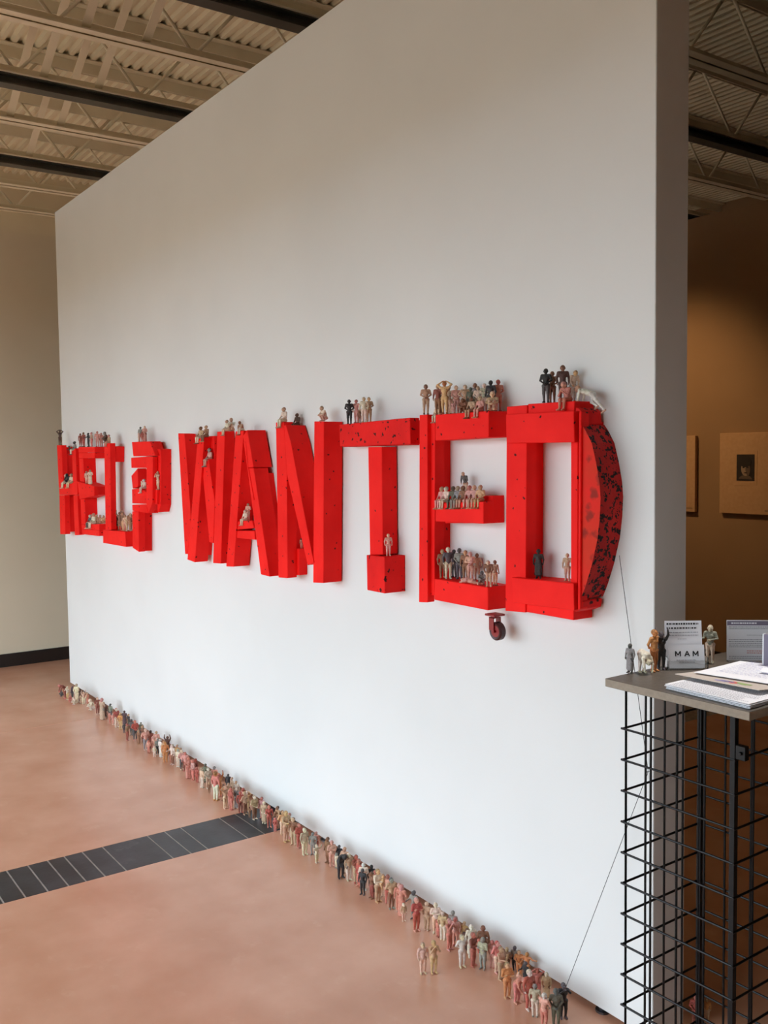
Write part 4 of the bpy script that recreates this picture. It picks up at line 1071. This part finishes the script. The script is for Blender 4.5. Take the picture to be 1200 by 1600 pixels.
def pose_prims(pel=(0, 0.0, .52), che=(0, -.005, .72), nek=(0, 0, .845), hed=(0, -.012, .922), face=(0, -1, 0), up=(0, 0, 1),
               sh=.105, shz=None, el=(.142, .008, .648), wr=(.138, -.03, .525), elR=None, wrR=None,
               hip=(.048, 0, .50), kn=(.054, -.012, .275), an=(.052, .012, .045), knR=None, anR=None, toe=(.22, -1, 0),
               hs=1.1, skirt=None, long_hair=False, child=False, bulk=1.0, sleeves=True, shoulders=None, hands=None):
    P = []
    mir = lambda p: (-p[0], p[1], p[2])
    c = lambda a, b, ra, rb, t, k=.018: P.append(('c', tuple(a), tuple(b), ra, rb, t, k))

    def e(cn, r, f, t, k=.012, up_=up):
        rr, ff, uu = frame(f, up_)
        R = np.array([rr, ff, uu])
        P.append(('e', tuple(cn), r, R, t, k))
    pel, che, nek, hed = map(Vector, (pel, che, nek, hed))
    spine = (nek - pel).normalized()
    if shoulders is None:
        base = nek - spine * .045
        shL, shR = base + V3(sh, 0, 0), base + V3(-sh, 0, 0)
    else:
        shL, shR = map(Vector, shoulders)
    fwd = Vector(face)
    hipL, hipR = Vector(hip), Vector(mir(hip))
    kL, kR = Vector(kn), Vector(knR or mir(kn))
    aL, aR = Vector(an), Vector(anR or mir(an))
    eL, eR = Vector(el), Vector(elR or mir(el))
    wL, wR = Vector(wr), Vector(wrR or mir(wr))
    # trunk
    c(hipL, hipR, .058 * bulk, .058 * bulk, 2)
    c(pel, pel.lerp(che, .45), .066 * bulk, .064 * bulk, 1, .03)
    c(pel.lerp(che, .45), che, .064 * bulk, .076 * bulk, 1, .03)
    c(shL.lerp(shR, .12), shR.lerp(shL, .12), .043, .043, 1, .04)
    c(che + V3(.04, 0, 0), che + V3(-.04, 0, 0), .06 * bulk, .06 * bulk, 1, .03)
    c(nek - spine * .03, hed, .030, .028, 0, .016)
    # head
    r_, f_, u_ = frame(fwd, up)
    S = hs
    e(hed, (.050 * S, .058 * S, .070 * S), fwd, 0, .01)
    c(hed + f_ * .030 * S - u_ * .045 * S, hed + f_ * .022 * S - u_ * .030 * S, .024 * S, .032 * S, 0, .014)
    c(hed + f_ * .055 * S + u_ * .008 * S, hed + f_ * .069 * S - u_ * .014 * S, .006 * S, .0105 * S, 0, .008)
    c(hed + f_ * .047 * S + u_ * .018 * S + r_ * .022 * S, hed + f_ * .047 * S + u_ * .018 * S - r_ * .022 * S, .011 * S, .011 * S, 0, .01)
    c(hed + f_ * .053 * S - u_ * .033 * S + r_ * .013 * S, hed + f_ * .053 * S - u_ * .033 * S - r_ * .013 * S, .0075 * S, .0075 * S, 0, .005)
    for s in (-1, 1):
        e(hed + r_ * s * .051 * S - u_ * .004 * S, (.010 * S, .014 * S, .022 * S), fwd, 0, .006)
    cuts = [(tuple(hed + f_ * .060 * S + u_ * .003 * S + r_ * s * .021 * S), .011 * S) for s in (-1, 1)]
    # limbs
    for s, sh_, e_, w_, h_, k_, a_ in ((1, shL, eL, wL, hipL, kL, aL), (-1, shR, eR, wR, hipR, kR, aR)):
        c(sh_, e_, .036, .028, 1, .03)
        c(e_, w_, .027, .019, 1 if sleeves else 0, .012)
        d = (w_ - e_).normalized()
        if hands:
            d = (d * .4 + Vector(hands) * .9).normalized()
        pal = w_ + d * .022
        side = Vector((-s, 0, 0))
        side = (side - d * side.dot(d))
        if side.length < .2:
            side = Vector((0, -1, 0)) - d * (-d.y)
        side.normalize()
        nrm = d.cross(side)
        c(w_, pal, .0175, .019, 0, .008)
        for q in range(4):
            off = nrm * (.0125 * (q - 1.5))
            ln = (.036, .042, .039, .031)[q]
            b0 = pal + off + d * .01
            b1 = b0 + d * ln * .55 + side * .004
            b2 = b1 + d * ln * .38 + side * .016
            c(b0, b1, .0085, .0078, 0, .003)
            c(b1, b2, .0078, .0068, 0, .003)
        tb = w_ + d * .012 - nrm * .016
        c(tb, tb + d * .024 - nrm * .018 + side * .010, .009, .0072, 0, .003)
        c(h_, k_, .056 * bulk, .040, 2, .022)
        c(k_, a_, .039, .026, 2, .014)
        t_ = Vector((toe[0] * s, toe[1], toe[2])).normalized()
        hl = a_ - t_ * .022 + V3(0, 0, -.02)
        c(hl, a_ + t_ * .082 + V3(0, 0, -.027), .026, .019, 0, .014)
        c(a_, a_ + t_ * .045 + V3(0, 0, -.016), .026, .022, 0, .012)
    if skirt:
        z0, r0, z1, r1, t = skirt
        for dx in (-.03, .03):
            c((pel.x + dx, pel.y, z0), (pel.x + dx * 1.2, pel.y - .005, z1), r0, r1, t, .03)
    if child:
        b = Vector((.045, -.135, .70))
        c(b, b + V3(-.05, .0, -.10), .045, .048, 0, .015)
        e(b + V3(.012, -.005, .085), (.042, .045, .052), (-.5, -1, 0), 0, .01)
        c(b + V3(-.05, -.01, -.10), b + V3(-.085, -.05, -.15), .028, .022, 0)
        c(b + V3(-.085, -.05, -.15), b + V3(-.07, -.05, -.23), .021, .017, 0)
        c(b + V3(.03, -.02, .03), b + V3(-.03, -.05, .0), .019, .015, 0)
    H = []
    rr = np.array([r_, f_, u_])
    H.append(('e', tuple(hed - f_ * .014 * S + u_ * .013 * S), (.0535 * S, .058 * S, .066 * S), rr, 3, .01))
    if long_hair:
        H.append(('e', tuple(hed - f_ * .030 * S - u_ * .045 * S), (.050 * S, .040 * S, .075 * S), rr, 3, .02))
    return P, cuts, H


SIT = dict(pel=(0, .06, .062), che=(0, .05, .255), nek=(0, .04, .375), hed=(0, .022, .452), hip=(.05, .05, .058), kn=(.058, -.15, .05), an=(.055, -.165, -.18),
           el=(.145, .02, .20), wr=(.07, -.09, .12))
POSES = {
    'sides': dict(),
    'crossed': dict(el=(.142, -.03, .665), wr=(-.045, -.11, .70), elR=(-.142, -.03, .665), wrR=(.05, -.118, .665)),
    'clasp': dict(el=(.145, .0, .655), wr=(.028, -.115, .555)),
    'behind': dict(el=(.148, .045, .655), wr=(.035, .105, .56), face=(.15, -1, 0)),
    'hips': dict(el=(.20, .03, .675), wr=(.095, -.04, .575)),
    'reach': dict(elR=(-.135, -.06, .68), wrR=(-.11, -.2, .69), face=(-.2, -1, 0)),
    'point': dict(el=(.205, -.02, .745), wr=(.315, -.05, .77)),
    'raise': dict(el=(.15, -.02, .92), wr=(.135, -.04, 1.05), face=(.2, -1, .2)),
    'headhands': dict(el=(.20, -.01, .895), wr=(.075, -.0, .985)),
    'pray': dict(el=(.125, -.10, .70), wr=(.035, -.125, .85), face=(0, -1, -.15)),
    'carry': dict(el=(.142, -.05, .66), wr=(.0, -.165, .625), elR=(-.145, -.05, .66), wrR=(-.0, -.165, .665), child=True),
    'serve': dict(elR=(-.135, -.04, .66), wrR=(-.18, -.16, .655), el=(.15, .0, .66), wr=(.02, -.105, .625), long_hair=True),
    'coat': dict(skirt=(.60, .062, .16, .078, 1), bulk=1.12),
    'dress': dict(skirt=(.60, .056, .06, .085, 1), el=(.142, -.01, .655), wr=(.03, -.115, .58), long_hair=True),
    'bend': dict(pel=(0, .03, .51), che=(0, -.11, .655), nek=(0, -.19, .70), hed=(0, -.255, .715), face=(0, -.75, -.65), el=(.125, -.20, .55), wr=(.085, -.25, .44)),
    'bentover': dict(pel=(0, .02, .53), che=(0, -.15, .485), nek=(0, -.22, .39), hed=(0, -.245, .31), face=(0, -.1, -1), up=(0, -1, 0), el=(.115, -.24, .25), wr=(.10, -.25, .11), bulk=1.15),
    'lean_stand': dict(che=(0, -.05, .71), nek=(0, -.09, .82), hed=(0, -.14, .87), face=(0, -.75, -.65), el=(.135, -.075, .63), wr=(.09, -.13, .52)),
    'crouch': dict(pel=(0, .05, .13), che=(0, 0, .30), nek=(0, -.05, .41), hed=(0, -.085, .47), face=(0, -.9, -.4), hip=(.05, .05, .12), kn=(.075, -.13, .24), an=(.06, -.04, .045), el=(.125, -.10, .25), wr=(.045, -.19, .225)),
    'child': dict(hs=1.34, hed=(0, -.012, .905), bulk=1.05),
    'childraise': dict(hs=1.34, hed=(0, -.012, .905), bulk=1.05, el=(.19, -.04, .74), wr=(.24, -.08, .86)),
    'sit': SIT,
    'lean': dict(SIT, che=(0, 0, .24), nek=(0, -.05, .345), hed=(0, -.10, .40), face=(0, -.8, -.6), el=(.11, -.12, .14), wr=(.035, -.17, .23)),
    'knees': dict(pel=(0, .06, .062), che=(0, .05, .25), nek=(0, .035, .365), hed=(0, 0, .435), face=(0, -1, -.2), hip=(.05, .05, .058), kn=(.052, -.1, .25), an=(.05, -.13, .045), el=(.125, -.06, .21), wr=(.035, -.155, .18)),
    'climb': dict(pel=(0, .06, .34), che=(0, -.12, .40), nek=(0, -.22, .45), hed=(0, -.285, .47), face=(0, -1, -.25), hip=(.05, .08, .32), kn=(.06, .22, .14), an=(.055, .38, -.06), knR=(-.05, .03, .14), anR=(-.05, .16, .045), toe=(.1, -1, -.7), el=(.115, -.21, .23), wr=(.11, -.225, .07)),
    'lie': dict(pel=(.10, .0, .068), che=(-.09, 0, .076), nek=(-.20, 0, .075), hed=(-.275, -.02, .078), face=(0, -1, .2), up=(-1, 0, 0), shoulders=((-.16, -.02, .125), (-.16, .03, .05)),
                hip=(.12, -.01, .09), kn=(.23, -.14, .075), an=(.36, -.03, .05), knR=(.25, -.08, .05), anR=(.38, .05, .045), el=(-.06, -.11, .10), wr=(-.16, -.16, .05), elR=(-.10, -.10, .05), wrR=(-.22, -.13, .03), toe=(.3, -1, 0)),
    'rope': dict(el=(.135, -.10, .77), wr=(.02, -.13, .93), elR=(-.135, -.10, .74), wrR=(-.01, -.13, .865), face=(.2, -1, .35)),
}
MESH = {}


def figure_mesh(pose):
    if pose not in MESH:
        P, cuts, H = pose_prims(**POSES[pose])
        body, zmin = sdf_mesh('clay_body', P, [M_SKIN, M_SHIRT, M_TROUS], 0.0098, cuts)
        hair, _ = sdf_mesh('clay_hair', H, [M_HAIR], 0.0105)
        MESH[pose] = (body, hair, zmin)
    return MESH[pose]


PAL = {'cream': (242, 224, 198), 'white': (242, 236, 224), 'peach': (240, 200, 172), 'pink': (230, 168, 154), 'salmon': (220, 138, 120), 'red': (192, 96, 82),
       'brickred': (156, 84, 68), 'brown': (150, 104, 76), 'darkbrown': (96, 66, 54), 'tan': (210, 172, 138), 'gold': (226, 184, 134), 'orange': (220, 148, 88),
       'grey': (158, 154, 146), 'darkgrey': (96, 92, 92), 'black': (50, 48, 48), 'green': (108, 106, 88), 'olive': (196, 180, 152), 'purple': (118, 98, 106)}
SEATED = ('sit', 'lean', 'climb')
for lab, grp, pose, x, y, z, h, th, cols in FIGURES:
    body, hair, zmin = figure_mesh(pose)
    o = bpy.data.objects.new('clay_figurine', body)
    COL.objects.link(o)
    zz = z + 0.0005 - (0.0 if pose in SEATED else zmin * h)
    o.location = (x, y, zz)
    o.rotation_euler = (0, 0, RAD(th))
    o.scale = (h * 1.16, h * 1.12, h)
    tag(o, lab, 'figurine', GROUPS[grp])
    c = cols.split('/')
    sh = c[0]
    sk = c[1] if len(c) > 1 else sh
    tr = c[2] if len(c) > 2 else sh
    ha = c[3] if len(c) > 3 else sk
    jit = lambda k: [v * random.uniform(.9, 1.08) for v in lin(PAL[k])]
    o['shirt_colour'] = jit(sh)
    o['skin_colour'] = jit(sk)
    o['trousers_colour'] = jit(tr)
    hh = bpy.data.objects.new('hair', hair)
    COL.objects.link(hh)
    hh.parent = o
    dk = random.choice((1.0, .9, .75, .55))
    hh['hair_colour'] = [v * (dk if len(c) < 4 else 1) for v in jit(ha)]

# ------------------------------------------------------------------ black string from the D round a nail to the figurine on the floor
def thread(name, pts, r=0.0008):
    bm = bmesh.new()
    for a, b in zip(pts, pts[1:]):
        bm_tube(bm, a, b, r, 6)
    return mesh_obj(name, bm, M_THREAD)


NAILP = (-1.648, 1.992, 0.752)
tag(thread('string', [(-1.742, 1.985, 1.321), NAILP, ROPE]), 'thin dark string from the letter D down to a figurine on the floor', 'string')
bm = bmesh.new()
bm_tube(bm, (NAILP[0], 2.0, NAILP[2] + .001), (NAILP[0], 1.988, NAILP[2] + .001), 0.0009, 8)
bm_tube(bm, (NAILP[0], 1.988, NAILP[2] + .001), (NAILP[0], 1.987, NAILP[2] + .001), 0.0022, 10)
tag(mesh_obj('nail', bm, M_NAIL), 'small nail near the right edge of the wall holding the string', 'nail')

# ------------------------------------------------------------------ counter: laminate top on a tower of black wire grid panels
CZ = 1.07
cn = tag(empty('display_counter', (-1.5243, 1.6885, 0), RAD(1.2)), 'narrow counter with grey brown laminate top on a black wire grid tower', 'counter')
bm = bmesh.new()
bm_box(bm, 0, .377, 0, .55, CZ - .019, CZ)
top = mesh_obj('countertop', bm, [M_LAM, M_EDGE], cn, bevel=0.001)
for p in top.data.polygons:
    if abs(p.normal.z) < .5:
        p.material_index = 1
TX0, TY0, TW = .034, .034, .286
zt = CZ - .022
zl = [0.952 - .0743 * k for k in range(13)]
R = .0028
bm = bmesh.new()
bm_tube(bm, (0, 0, 0.02), (0, 0, zt), R, 8)
vw = mesh_obj('vertical_wire', bm, M_BLACK, cn)
bm = bmesh.new()
bm_tube(bm, (-.009, 0, 0), (TW + .006, 0, 0), R, 8)
hw = mesh_obj('horizontal_wire', bm, M_BLACK, cn)
firstv = firsth = True
for side in range(4):
    pn = empty('grid_panel')
    pn.parent = cn
    ang = (0, 90, 180, 270)[side]
    loc = ((TX0, TY0), (TX0 + TW, TY0), (TX0 + TW, TY0 + TW), (TX0, TY0 + TW))[side]
    pn.location = (loc[0], loc[1], 0)
    pn.rotation_euler = (0, 0, RAD(ang))
    for k in range(5):
        xx = TW * k / 4 + (.006 if k == 0 and side else 0)
        if firstv:
            vw.parent = pn
            vw.location = (xx, 0, 0)
            firstv = False
        else:
            linked('vertical_wire', vw, pn, (xx, .0, 0))
    for z in zl:
        if firsth:
            hw.parent = pn
            hw.location = (0, -.0056, z)
            firsth = False
        else:
            linked('horizontal_wire', hw, pn, (0, -.0056, z))
# corner clip, stout corner post and the rim that carries the top
bm = bmesh.new()
bm_box(bm, TX0 + TW - .0065, TX0 + TW + .0065, TY0 - .0065, TY0 + .0065, 0.02, zt)
mesh_obj('corner_post', bm, M_BLACK, cn, bevel=.001)
bm = bmesh.new()
bm_box(bm, TX0 - .0065, TX0 + .0065, TY0 + TW - .0065, TY0 + TW + .0065, 0.02, zt)
mesh_obj('corner_post', bm, M_BLACK, cn, bevel=.001)
bm = bmesh.new()
bm_box(bm, TX0 + TW + .007, TX0 + TW + .03, TY0 - .006, TY0 + .008, .955, .985)
bm_tube(bm, (TX0 + TW + .02, TY0 - .006, .97), (TX0 + TW + .02, TY0 - .011, .97), .004, 8)
mesh_obj('panel_clip', bm, M_BLACK, cn, bevel=.001)
for a, b in (((TX0 - .008, TX0 + TW + .008), (TY0 - .008, TY0 + .008)), ((TX0 - .008, TX0 + TW + .008), (TY0 + TW - .008, TY0 + TW + .008)),
             ((TX0 - .008, TX0 + .008), (TY0 + .008, TY0 + TW - .008)), ((TX0 + TW - .008, TX0 + TW + .008), (TY0 + .008, TY0 + TW - .008))):
    bm = bmesh.new()
    bm_box(bm, a[0], a[1], b[0], b[1], zt, CZ - .0192)
    mesh_obj('rim', bm, M_BLACK, cn)


# ------------------------------------------------------------------ things on the counter
def sheet_obj(name, corners, mat, thick=.0006, curl=0.0, parent=None, n=6):
    """a thin sheet over four 3-D corners (a, b, c, d in turn) with a little curl along the a-b edge"""
    bm = bmesh.new()
    A, B, Cc, Dd = map(Vector, corners)
    top_, bot = [], []
    for i in range(n + 1):
        ra, rb = [], []
        for j in range(n + 1):
            u, v = i / n, j / n
            p = A.lerp(B, u).lerp(Dd.lerp(Cc, u), v)
            p.z += curl * (1 - v) ** 2
            ra.append(bm.verts.new(p + V3(0, 0, thick)))
            rb.append(bm.verts.new(p))
        top_.append(ra)
        bot.append(rb)
    for i in range(n):
        for j in range(n):
            bm.faces.new((top_[i][j], top_[i + 1][j], top_[i + 1][j + 1], top_[i][j + 1]))
            bm.faces.new((bot[i][j], bot[i][j + 1], bot[i + 1][j + 1], bot[i + 1][j]))
    for i in range(n):
        bm.faces.new((top_[i][0], bot[i][0], bot[i + 1][0], top_[i + 1][0]))
        bm.faces.new((top_[i][n], top_[i + 1][n], bot[i + 1][n], bot[i][n]))
        bm.faces.new((top_[0][i], top_[0][i + 1], bot[0][i + 1], bot[0][i]))
        bm.faces.new((top_[n][i], bot[n][i], bot[n][i + 1], top_[n][i + 1]))
    return mesh_obj(name, bm, mat, parent)


def marks(name, parent, mat, rects, O, ux, uy, nz, lift=.0004, thick=.0002):
    """flat print: little bars (u0, u1, v0, v1) on the plane O + u*ux + v*uy"""
    bm = bmesh.new()
    O, ux, uy, nz = map(Vector, (O, ux, uy, nz))
    for u0, u1, v0, v1 in rects:
        vs = []
        for t in (lift, lift + thick):
            vs += [bm.verts.new(O + ux * u + uy * v + nz * t) for u, v in ((u0, v0), (u1, v0), (u1, v1), (u0, v1))]
        for f in ((0, 3, 2, 1), (4, 5, 6, 7), (0, 1, 5, 4), (1, 2, 6, 5), (2, 3, 7, 6), (3, 0, 4, 7)):
            bm.faces.new([vs[i] for i in f])
    o = mesh_obj(name, bm, mat, parent)
    o['kind'] = 'stuff'
    return o


def text_rows(w0, w1, v, n, dv, hh=.0011, rnd=random.Random(3), gap=.0012, lo=.0015, hi=.006):
    out = []
    for i in range(n):
        u = w0
        end = w1 - rnd.random() * (w1 - w0) * .15
        while u < end:
            L = rnd.uniform(lo, hi)
            out.append((u, min(u + L, end), v - i * dv, v - i * dv + hh))
            u += L + gap
    return out


# stack of loose sheets, each a thing
for k in range(5):
    dx, dy = random.uniform(-.006, .006), random.uniform(-.005, .005)
    z = CZ + .0008 + k * .0022
    o = sheet_obj('paper_sheet', [(-1.372 + dx, 1.716 + dy, z), (-1.158 + dx, 1.712 + dy, z), (-1.166 + dx, 1.99 + dy, z), (-1.383 + dx, 1.985 + dy, z)], M_PAPER, .0014, (0, 0, .001, .001, .002)[k])
    tag(o, ('white paper sheet at the bottom of the stack on the counter', 'white paper sheet second from the bottom of the counter stack', 'white paper sheet in the middle of the counter stack',
            'white paper sheet second from the top of the counter stack', 'white printed sheet on top of the stack under the buff leaflet')[k], 'paper', 'loose white sheets stacked on the counter')
    if k == 4:
        marks('printed_text', o, M_GREYINK, text_rows(.012, .205, .18, 30, .0062, .0013, gap=.0022), (-1.372 + dx, 1.716 + dy, z + .0035), (1, 0, 0), (0, 1, 0), (0, 0, 1), .0006)
# buff leaflet fanned over the stack
lf = sheet_obj('leaflet', [(-1.396, 1.778, CZ + .016), (-1.186, 1.786, CZ + .0185), (-1.15, 2.01, CZ + .0165), (-1.372, 1.99, CZ + .015)], M_PAPER2, .0012, .004)
tag(lf, 'buff leaflet with a coloured splash fanned over the white sheets', 'leaflet')
for mt, rects in ((M_SPL3, [(.09, .118, .012, .021), (.10, .135, .016, .027)]), (M_SPL1, [(.118, .142, .017, .027), (.127, .137, .012, .031)]), (M_SPL2, [(.132, .172, .022, .031), (.15, .165, .016, .026)])):
    marks('colour_splash', lf, mt, rects, (-1.395, 1.781, CZ + .0205), (1, .035, .008), (0, 1, 0), (0, 0, 1), .0008)
hw_ = sheet_obj('letter_sheet', [(-1.372, 1.815, CZ + .0212), (-1.155, 1.86, CZ + .022), (-1.18, 2.075, CZ + .0195), (-1.392, 2.018, CZ + .0185)], M_PAPER, .0012, .002)
tag(hw_, 'handwritten white letter sheet lying on the buff leaflet', 'paper')
marks('handwriting', hw_, M_BLUEINK, text_rows(.03, .19, .19, 15, .011, .0014, gap=.003, lo=.003, hi=.012), (-1.374, 1.822, CZ + .0238), (.979, .205, .003), (-.1, 1, -.01), (0, 0, 1), .0012)
fold = sheet_obj('folded_note', [(-1.278, 1.925, CZ + .026), (-1.16, 1.952, CZ + .027), (-1.165, 1.975, CZ + .032), (-1.283, 1.947, CZ + .031)], M_PAPER, .0012, 0)
tag(fold, 'narrow folded white note lying across the handwritten letter', 'paper')

# acrylic card holder with the MAM cards and a taller notice card behind
hx, hy = -1.488, 1.868
ang = RAD(54)
ch = tag(empty('card_holder', (hx, hy, CZ + .0005), ang), 'small clear acrylic card holder on the counter beside the orange figurine', 'holder')
W_ = .098
box('back_plate', (0, W_, .030, .032, 0, .05), M_ACRYL, ch)
box('base_plate', (0, W_, .0, .032, 0, .002), M_ACRYL, ch)
box('front_lip', (0, W_, 0, .002, .002, .022), M_ACRYL, ch)
for xx in (0, W_ - .002):
    box('side_plate', (xx, xx + .002, .002, .030, .002, .030), M_ACRYL, ch)
ca, sa = math.cos(ang), math.sin(ang)


def tilt_card(name, x0, w_, y0, z0, hgt, th, tilt):
    o = empty(name, (hx + ca * x0 - sa * y0, hy + sa * x0 + ca * y0, CZ + .0008 + z0), ang)
    o.rotation_euler = (RAD(-tilt), 0, ang)
    p = box('card', (0, w_, 0, th, 0, hgt), M_PAPER, o)
    return o


def letter_strokes(bm, ch, x, z, w, h, t):
    """one capital letter built from straight flat strokes"""
    lines = {'M': [((0, 0), (0, 1)), ((0, 1), (.5, .25)), ((.5, .25), (1, 1)), ((1, 1), (1, 0))], 'A': [((0, 0), (.5, 1)), ((.5, 1), (1, 0)), ((.2, .36), (.8, .36))]}[ch]
    for q, (a, b) in enumerate(lines):
        a, b = Vector((x + a[0] * w, 0, z + a[1] * h)), Vector((x + b[0] * w, 0, z + b[1] * h))
        d = (b - a).normalized()
        s = Vector((d.z, 0, -d.x)) * t / 2
        yy = -.0002 - q * .00002
        vs = []
        for dy in (0, -.0003):
            vs += [bm.verts.new(p + Vector((0, yy + dy, 0))) for p in (a - s, a + s, b + s, b - s)]
        for f in ((0, 3, 2, 1), (4, 5, 6, 7), (0, 1, 5, 4), (1, 2, 6, 5), (2, 3, 7, 6), (3, 0, 4, 7)):
            bm.faces.new([vs[i] for i in f])


mc = tag(tilt_card('business_card', .006, .086, .006, .003, .056, .004, 10), 'white business card printed MAM in the acrylic card holder', 'card')
for ch_, x_ in (('M', .0165), ('A', .0385), ('M', .059)):
    bm = bmesh.new()
    letter_strokes(bm, ch_, x_, .0285, .0115, .0125, .0026)
    mesh_obj('lettering', bm, M_INK, mc)
marks('small_print', mc, M_GREYINK, text_rows(.018, .07, .019, 1, .005, .0014) + text_rows(.024, .064, .014, 1, .005, .0012), (0, 0, 0), (1, 0, 0), (0, 0, 1), (0, -1, 0), .0002)
nc = tag(tilt_card('notice_card', .002, .089, .019, .003, .112, .002, 8), 'taller white notice card with printed lines behind the business cards', 'card')
marks('heading_print', nc, M_INK, text_rows(.004, .087, .1025, 1, .004, .0042, gap=.0018) + text_rows(.004, .087, .0925, 1, .004, .0036, gap=.0018), (0, 0, 0), (1, 0, 0), (0, 0, 1), (0, -1, 0), .0002)
marks('handwriting', nc, M_GREYINK, text_rows(.01, .085, .083, 2, .007, .0018, lo=.003, hi=.01) + text_rows(.03, .055, .067, 1, .007, .0016), (0, 0, 0), (1, 0, 0), (0, 0, 1), (0, -1, 0), .0002)

# upright printed sign in an acrylic stand at the back of the counter
sg = tag(empty('sign_stand', (-1.467, 2.07, CZ + .0005), RAD(50)), 'upright white sign with a violet heading band in an acrylic stand', 'sign')
sg.rotation_euler = (RAD(-3), 0, RAD(50))
SW, SH = .20, .102
box('sheet', (0.001, SW, 0, .0012, .001, SH), M_PAPER, sg)
box('stand_plate', (0, SW + .002, .0013, .0035, 0, SH + .002), M_ACRYL, sg)
box('stand_foot', (0, SW + .002, -.02, -.0005, 0, .0018), M_ACRYL, sg)
box('heading_band', (.002, SW - .001, -.0004, -.0001, SH - .013, SH - .002), M_BAND, sg)
marks('heading_print', sg, M_PAPER, text_rows(.012, .075, SH - .0095, 1, .01, .004, gap=.0014), (0, 0, 0), (1, 0, 0), (0, 0, 1), (0, -1, 0), .0006)
rr = text_rows(.006, .19, SH - .018, 2, .0042, .0016) + text_rows(.05, .19, SH - .038, 1, .005, .0012) + text_rows(.006, .19, SH - .05, 5, .0045, .0016) + text_rows(.006, .19, SH - .092, 2, .0045, .0016)
marks('printed_text', sg, M_GREYINK, rr, (0, 0, 0), (1, 0, 0), (0, 0, 1), (0, -1, 0), .0002)
marks('red_print', sg, M_REDINK, text_rows(.05, .1, SH - .078, 2, .005, .0016), (0, 0, 0), (1, 0, 0), (0, 0, 1), (0, -1, 0), .0002)
br = tag(empty('brochure_stand', (-1.33, 2.02, CZ + .0005), RAD(3)), 'grey violet brochure stand at the right edge beside the upright sign', 'holder')
box('panel', (0, .09, 0, .012, 0, .093), M_BAND, br)
box('white_edge', (-.0035, -.0002, 0, .012, 0, .0935), M_PAPER, br)

# ------------------------------------------------------------------ framed drawings on the rear gallery wall
YW = 6.08
pr = tag(empty('framed_drawing', (-4.143, YW, 1.14)), 'cream matted drawing of a dark haired face on the dim gallery wall', 'picture')
HW = .217
box('mat_board', (-HW, HW, -.03, -.001, 0, .582), M_MAT, pr, bevel=.002)
box('mat_window', (-.092, .092, -.0315, -.0302, .205, .455), M_MAT, pr)
pc = box('drawing', (-.072, .072, -.0335, -.0317, .239, .427), M_DRAW0, pr)


def disc(name, cx, cz, rx, rz, y, mat, parent, n=28, a0=0, a1=2 * math.pi):
    bm = bmesh.new()
    bm_prism(bm, [(cx + rx * math.cos(a0 + (a1 - a0) * i / n), cz + rz * math.sin(a0 + (a1 - a0) * i / n)) for i in range(n)], y - .0004, y)
    return mesh_obj(name, bm, mat, parent)


disc('drawn_shoulders', .0, .245, .055, .035, -.0337, M_DRAW1, pc, a0=.12, a1=math.pi - .12)
box('drawn_neck', (-.014, .018, -.0345, -.0341, .262, .30), M_DRAW1, pc)
disc('drawn_face', .002, .325, .036, .052, -.0347, M_DRAW2, pc)
disc('drawn_shade', .022, .318, .018, .042, -.0352, M_DRAW1, pc)
disc('drawn_hair', .0, .372, .047, .036, -.0357, M_DRAW0, pc)
for s in (-1, 1):
    disc('drawn_eye', .002 + s * .016, .334, .009, .0045, -.0357, M_DRAW0, pc)
box('drawn_nose', (.001, .008, -.0358, -.0354, .308, .33), M_DRAW1, pc)
disc('drawn_mouth', .003, .296, .012, .004, -.0357, M_DRAW0, pc)
lp = tag(empty('framed_drawing', (-4.80, YW, 1.136)), 'cream matted picture half hidden behind the end of the white wall', 'picture')
box('mat_board', (-.225, .225, -.03, -.001, 0, .575), M_MAT, lp, bevel=.002)
box('drawing', (-.07, .07, -.032, -.0302, .24, .42), M_DRAW0, lp)
for par, xx in ((pr, .19), (lp, .185)):
    marks('caption_print', par, M_DRAW1, text_rows(xx - .035, xx + .02, .03, 2, .006, .003), (0, -.03, 0), (1, 0, 0), (0, 0, 1), (0, -1, 0), .0004)

# warm gallery spotlight on the drawings
sp = bpy.data.lights.new('gallery_spot', 'SPOT')
sp.energy = SPOT_W
sp.color = (1.0, 0.60, 0.28)
sp.spot_size = RAD(50)
sp.spot_blend = 1.0
sp.shadow_soft_size = 0.06
so = bpy.data.objects.new('gallery_spot', sp)
COL.objects.link(so)
so.location = (-5.2, 4.4, 3.5)
so.rotation_euler = (Vector((-4.6, 6.08, 1.72)) - Vector((-5.2, 4.4, 3.5))).to_track_quat('-Z', 'Y').to_euler()

# unseen spotlight added to brighten the papers on the counter
s2 = bpy.data.lights.new('counter_fill_spot', 'SPOT')
s2.energy = SPOT2_W
s2.color = (1.0, 0.97, 0.94)
s2.spot_size = RAD(13)
s2.spot_blend = 0.8
s2.shadow_soft_size = 0.15
so2 = bpy.data.objects.new('counter_fill_spot', s2)
COL.objects.link(so2)
so2.location = (-1.1, 2.7, 5.0)
so2.rotation_euler = (Vector((-1.28, 1.9, 1.07)) - Vector((-1.1, 2.7, 5.0))).to_track_quat('-Z', 'Y').to_euler()
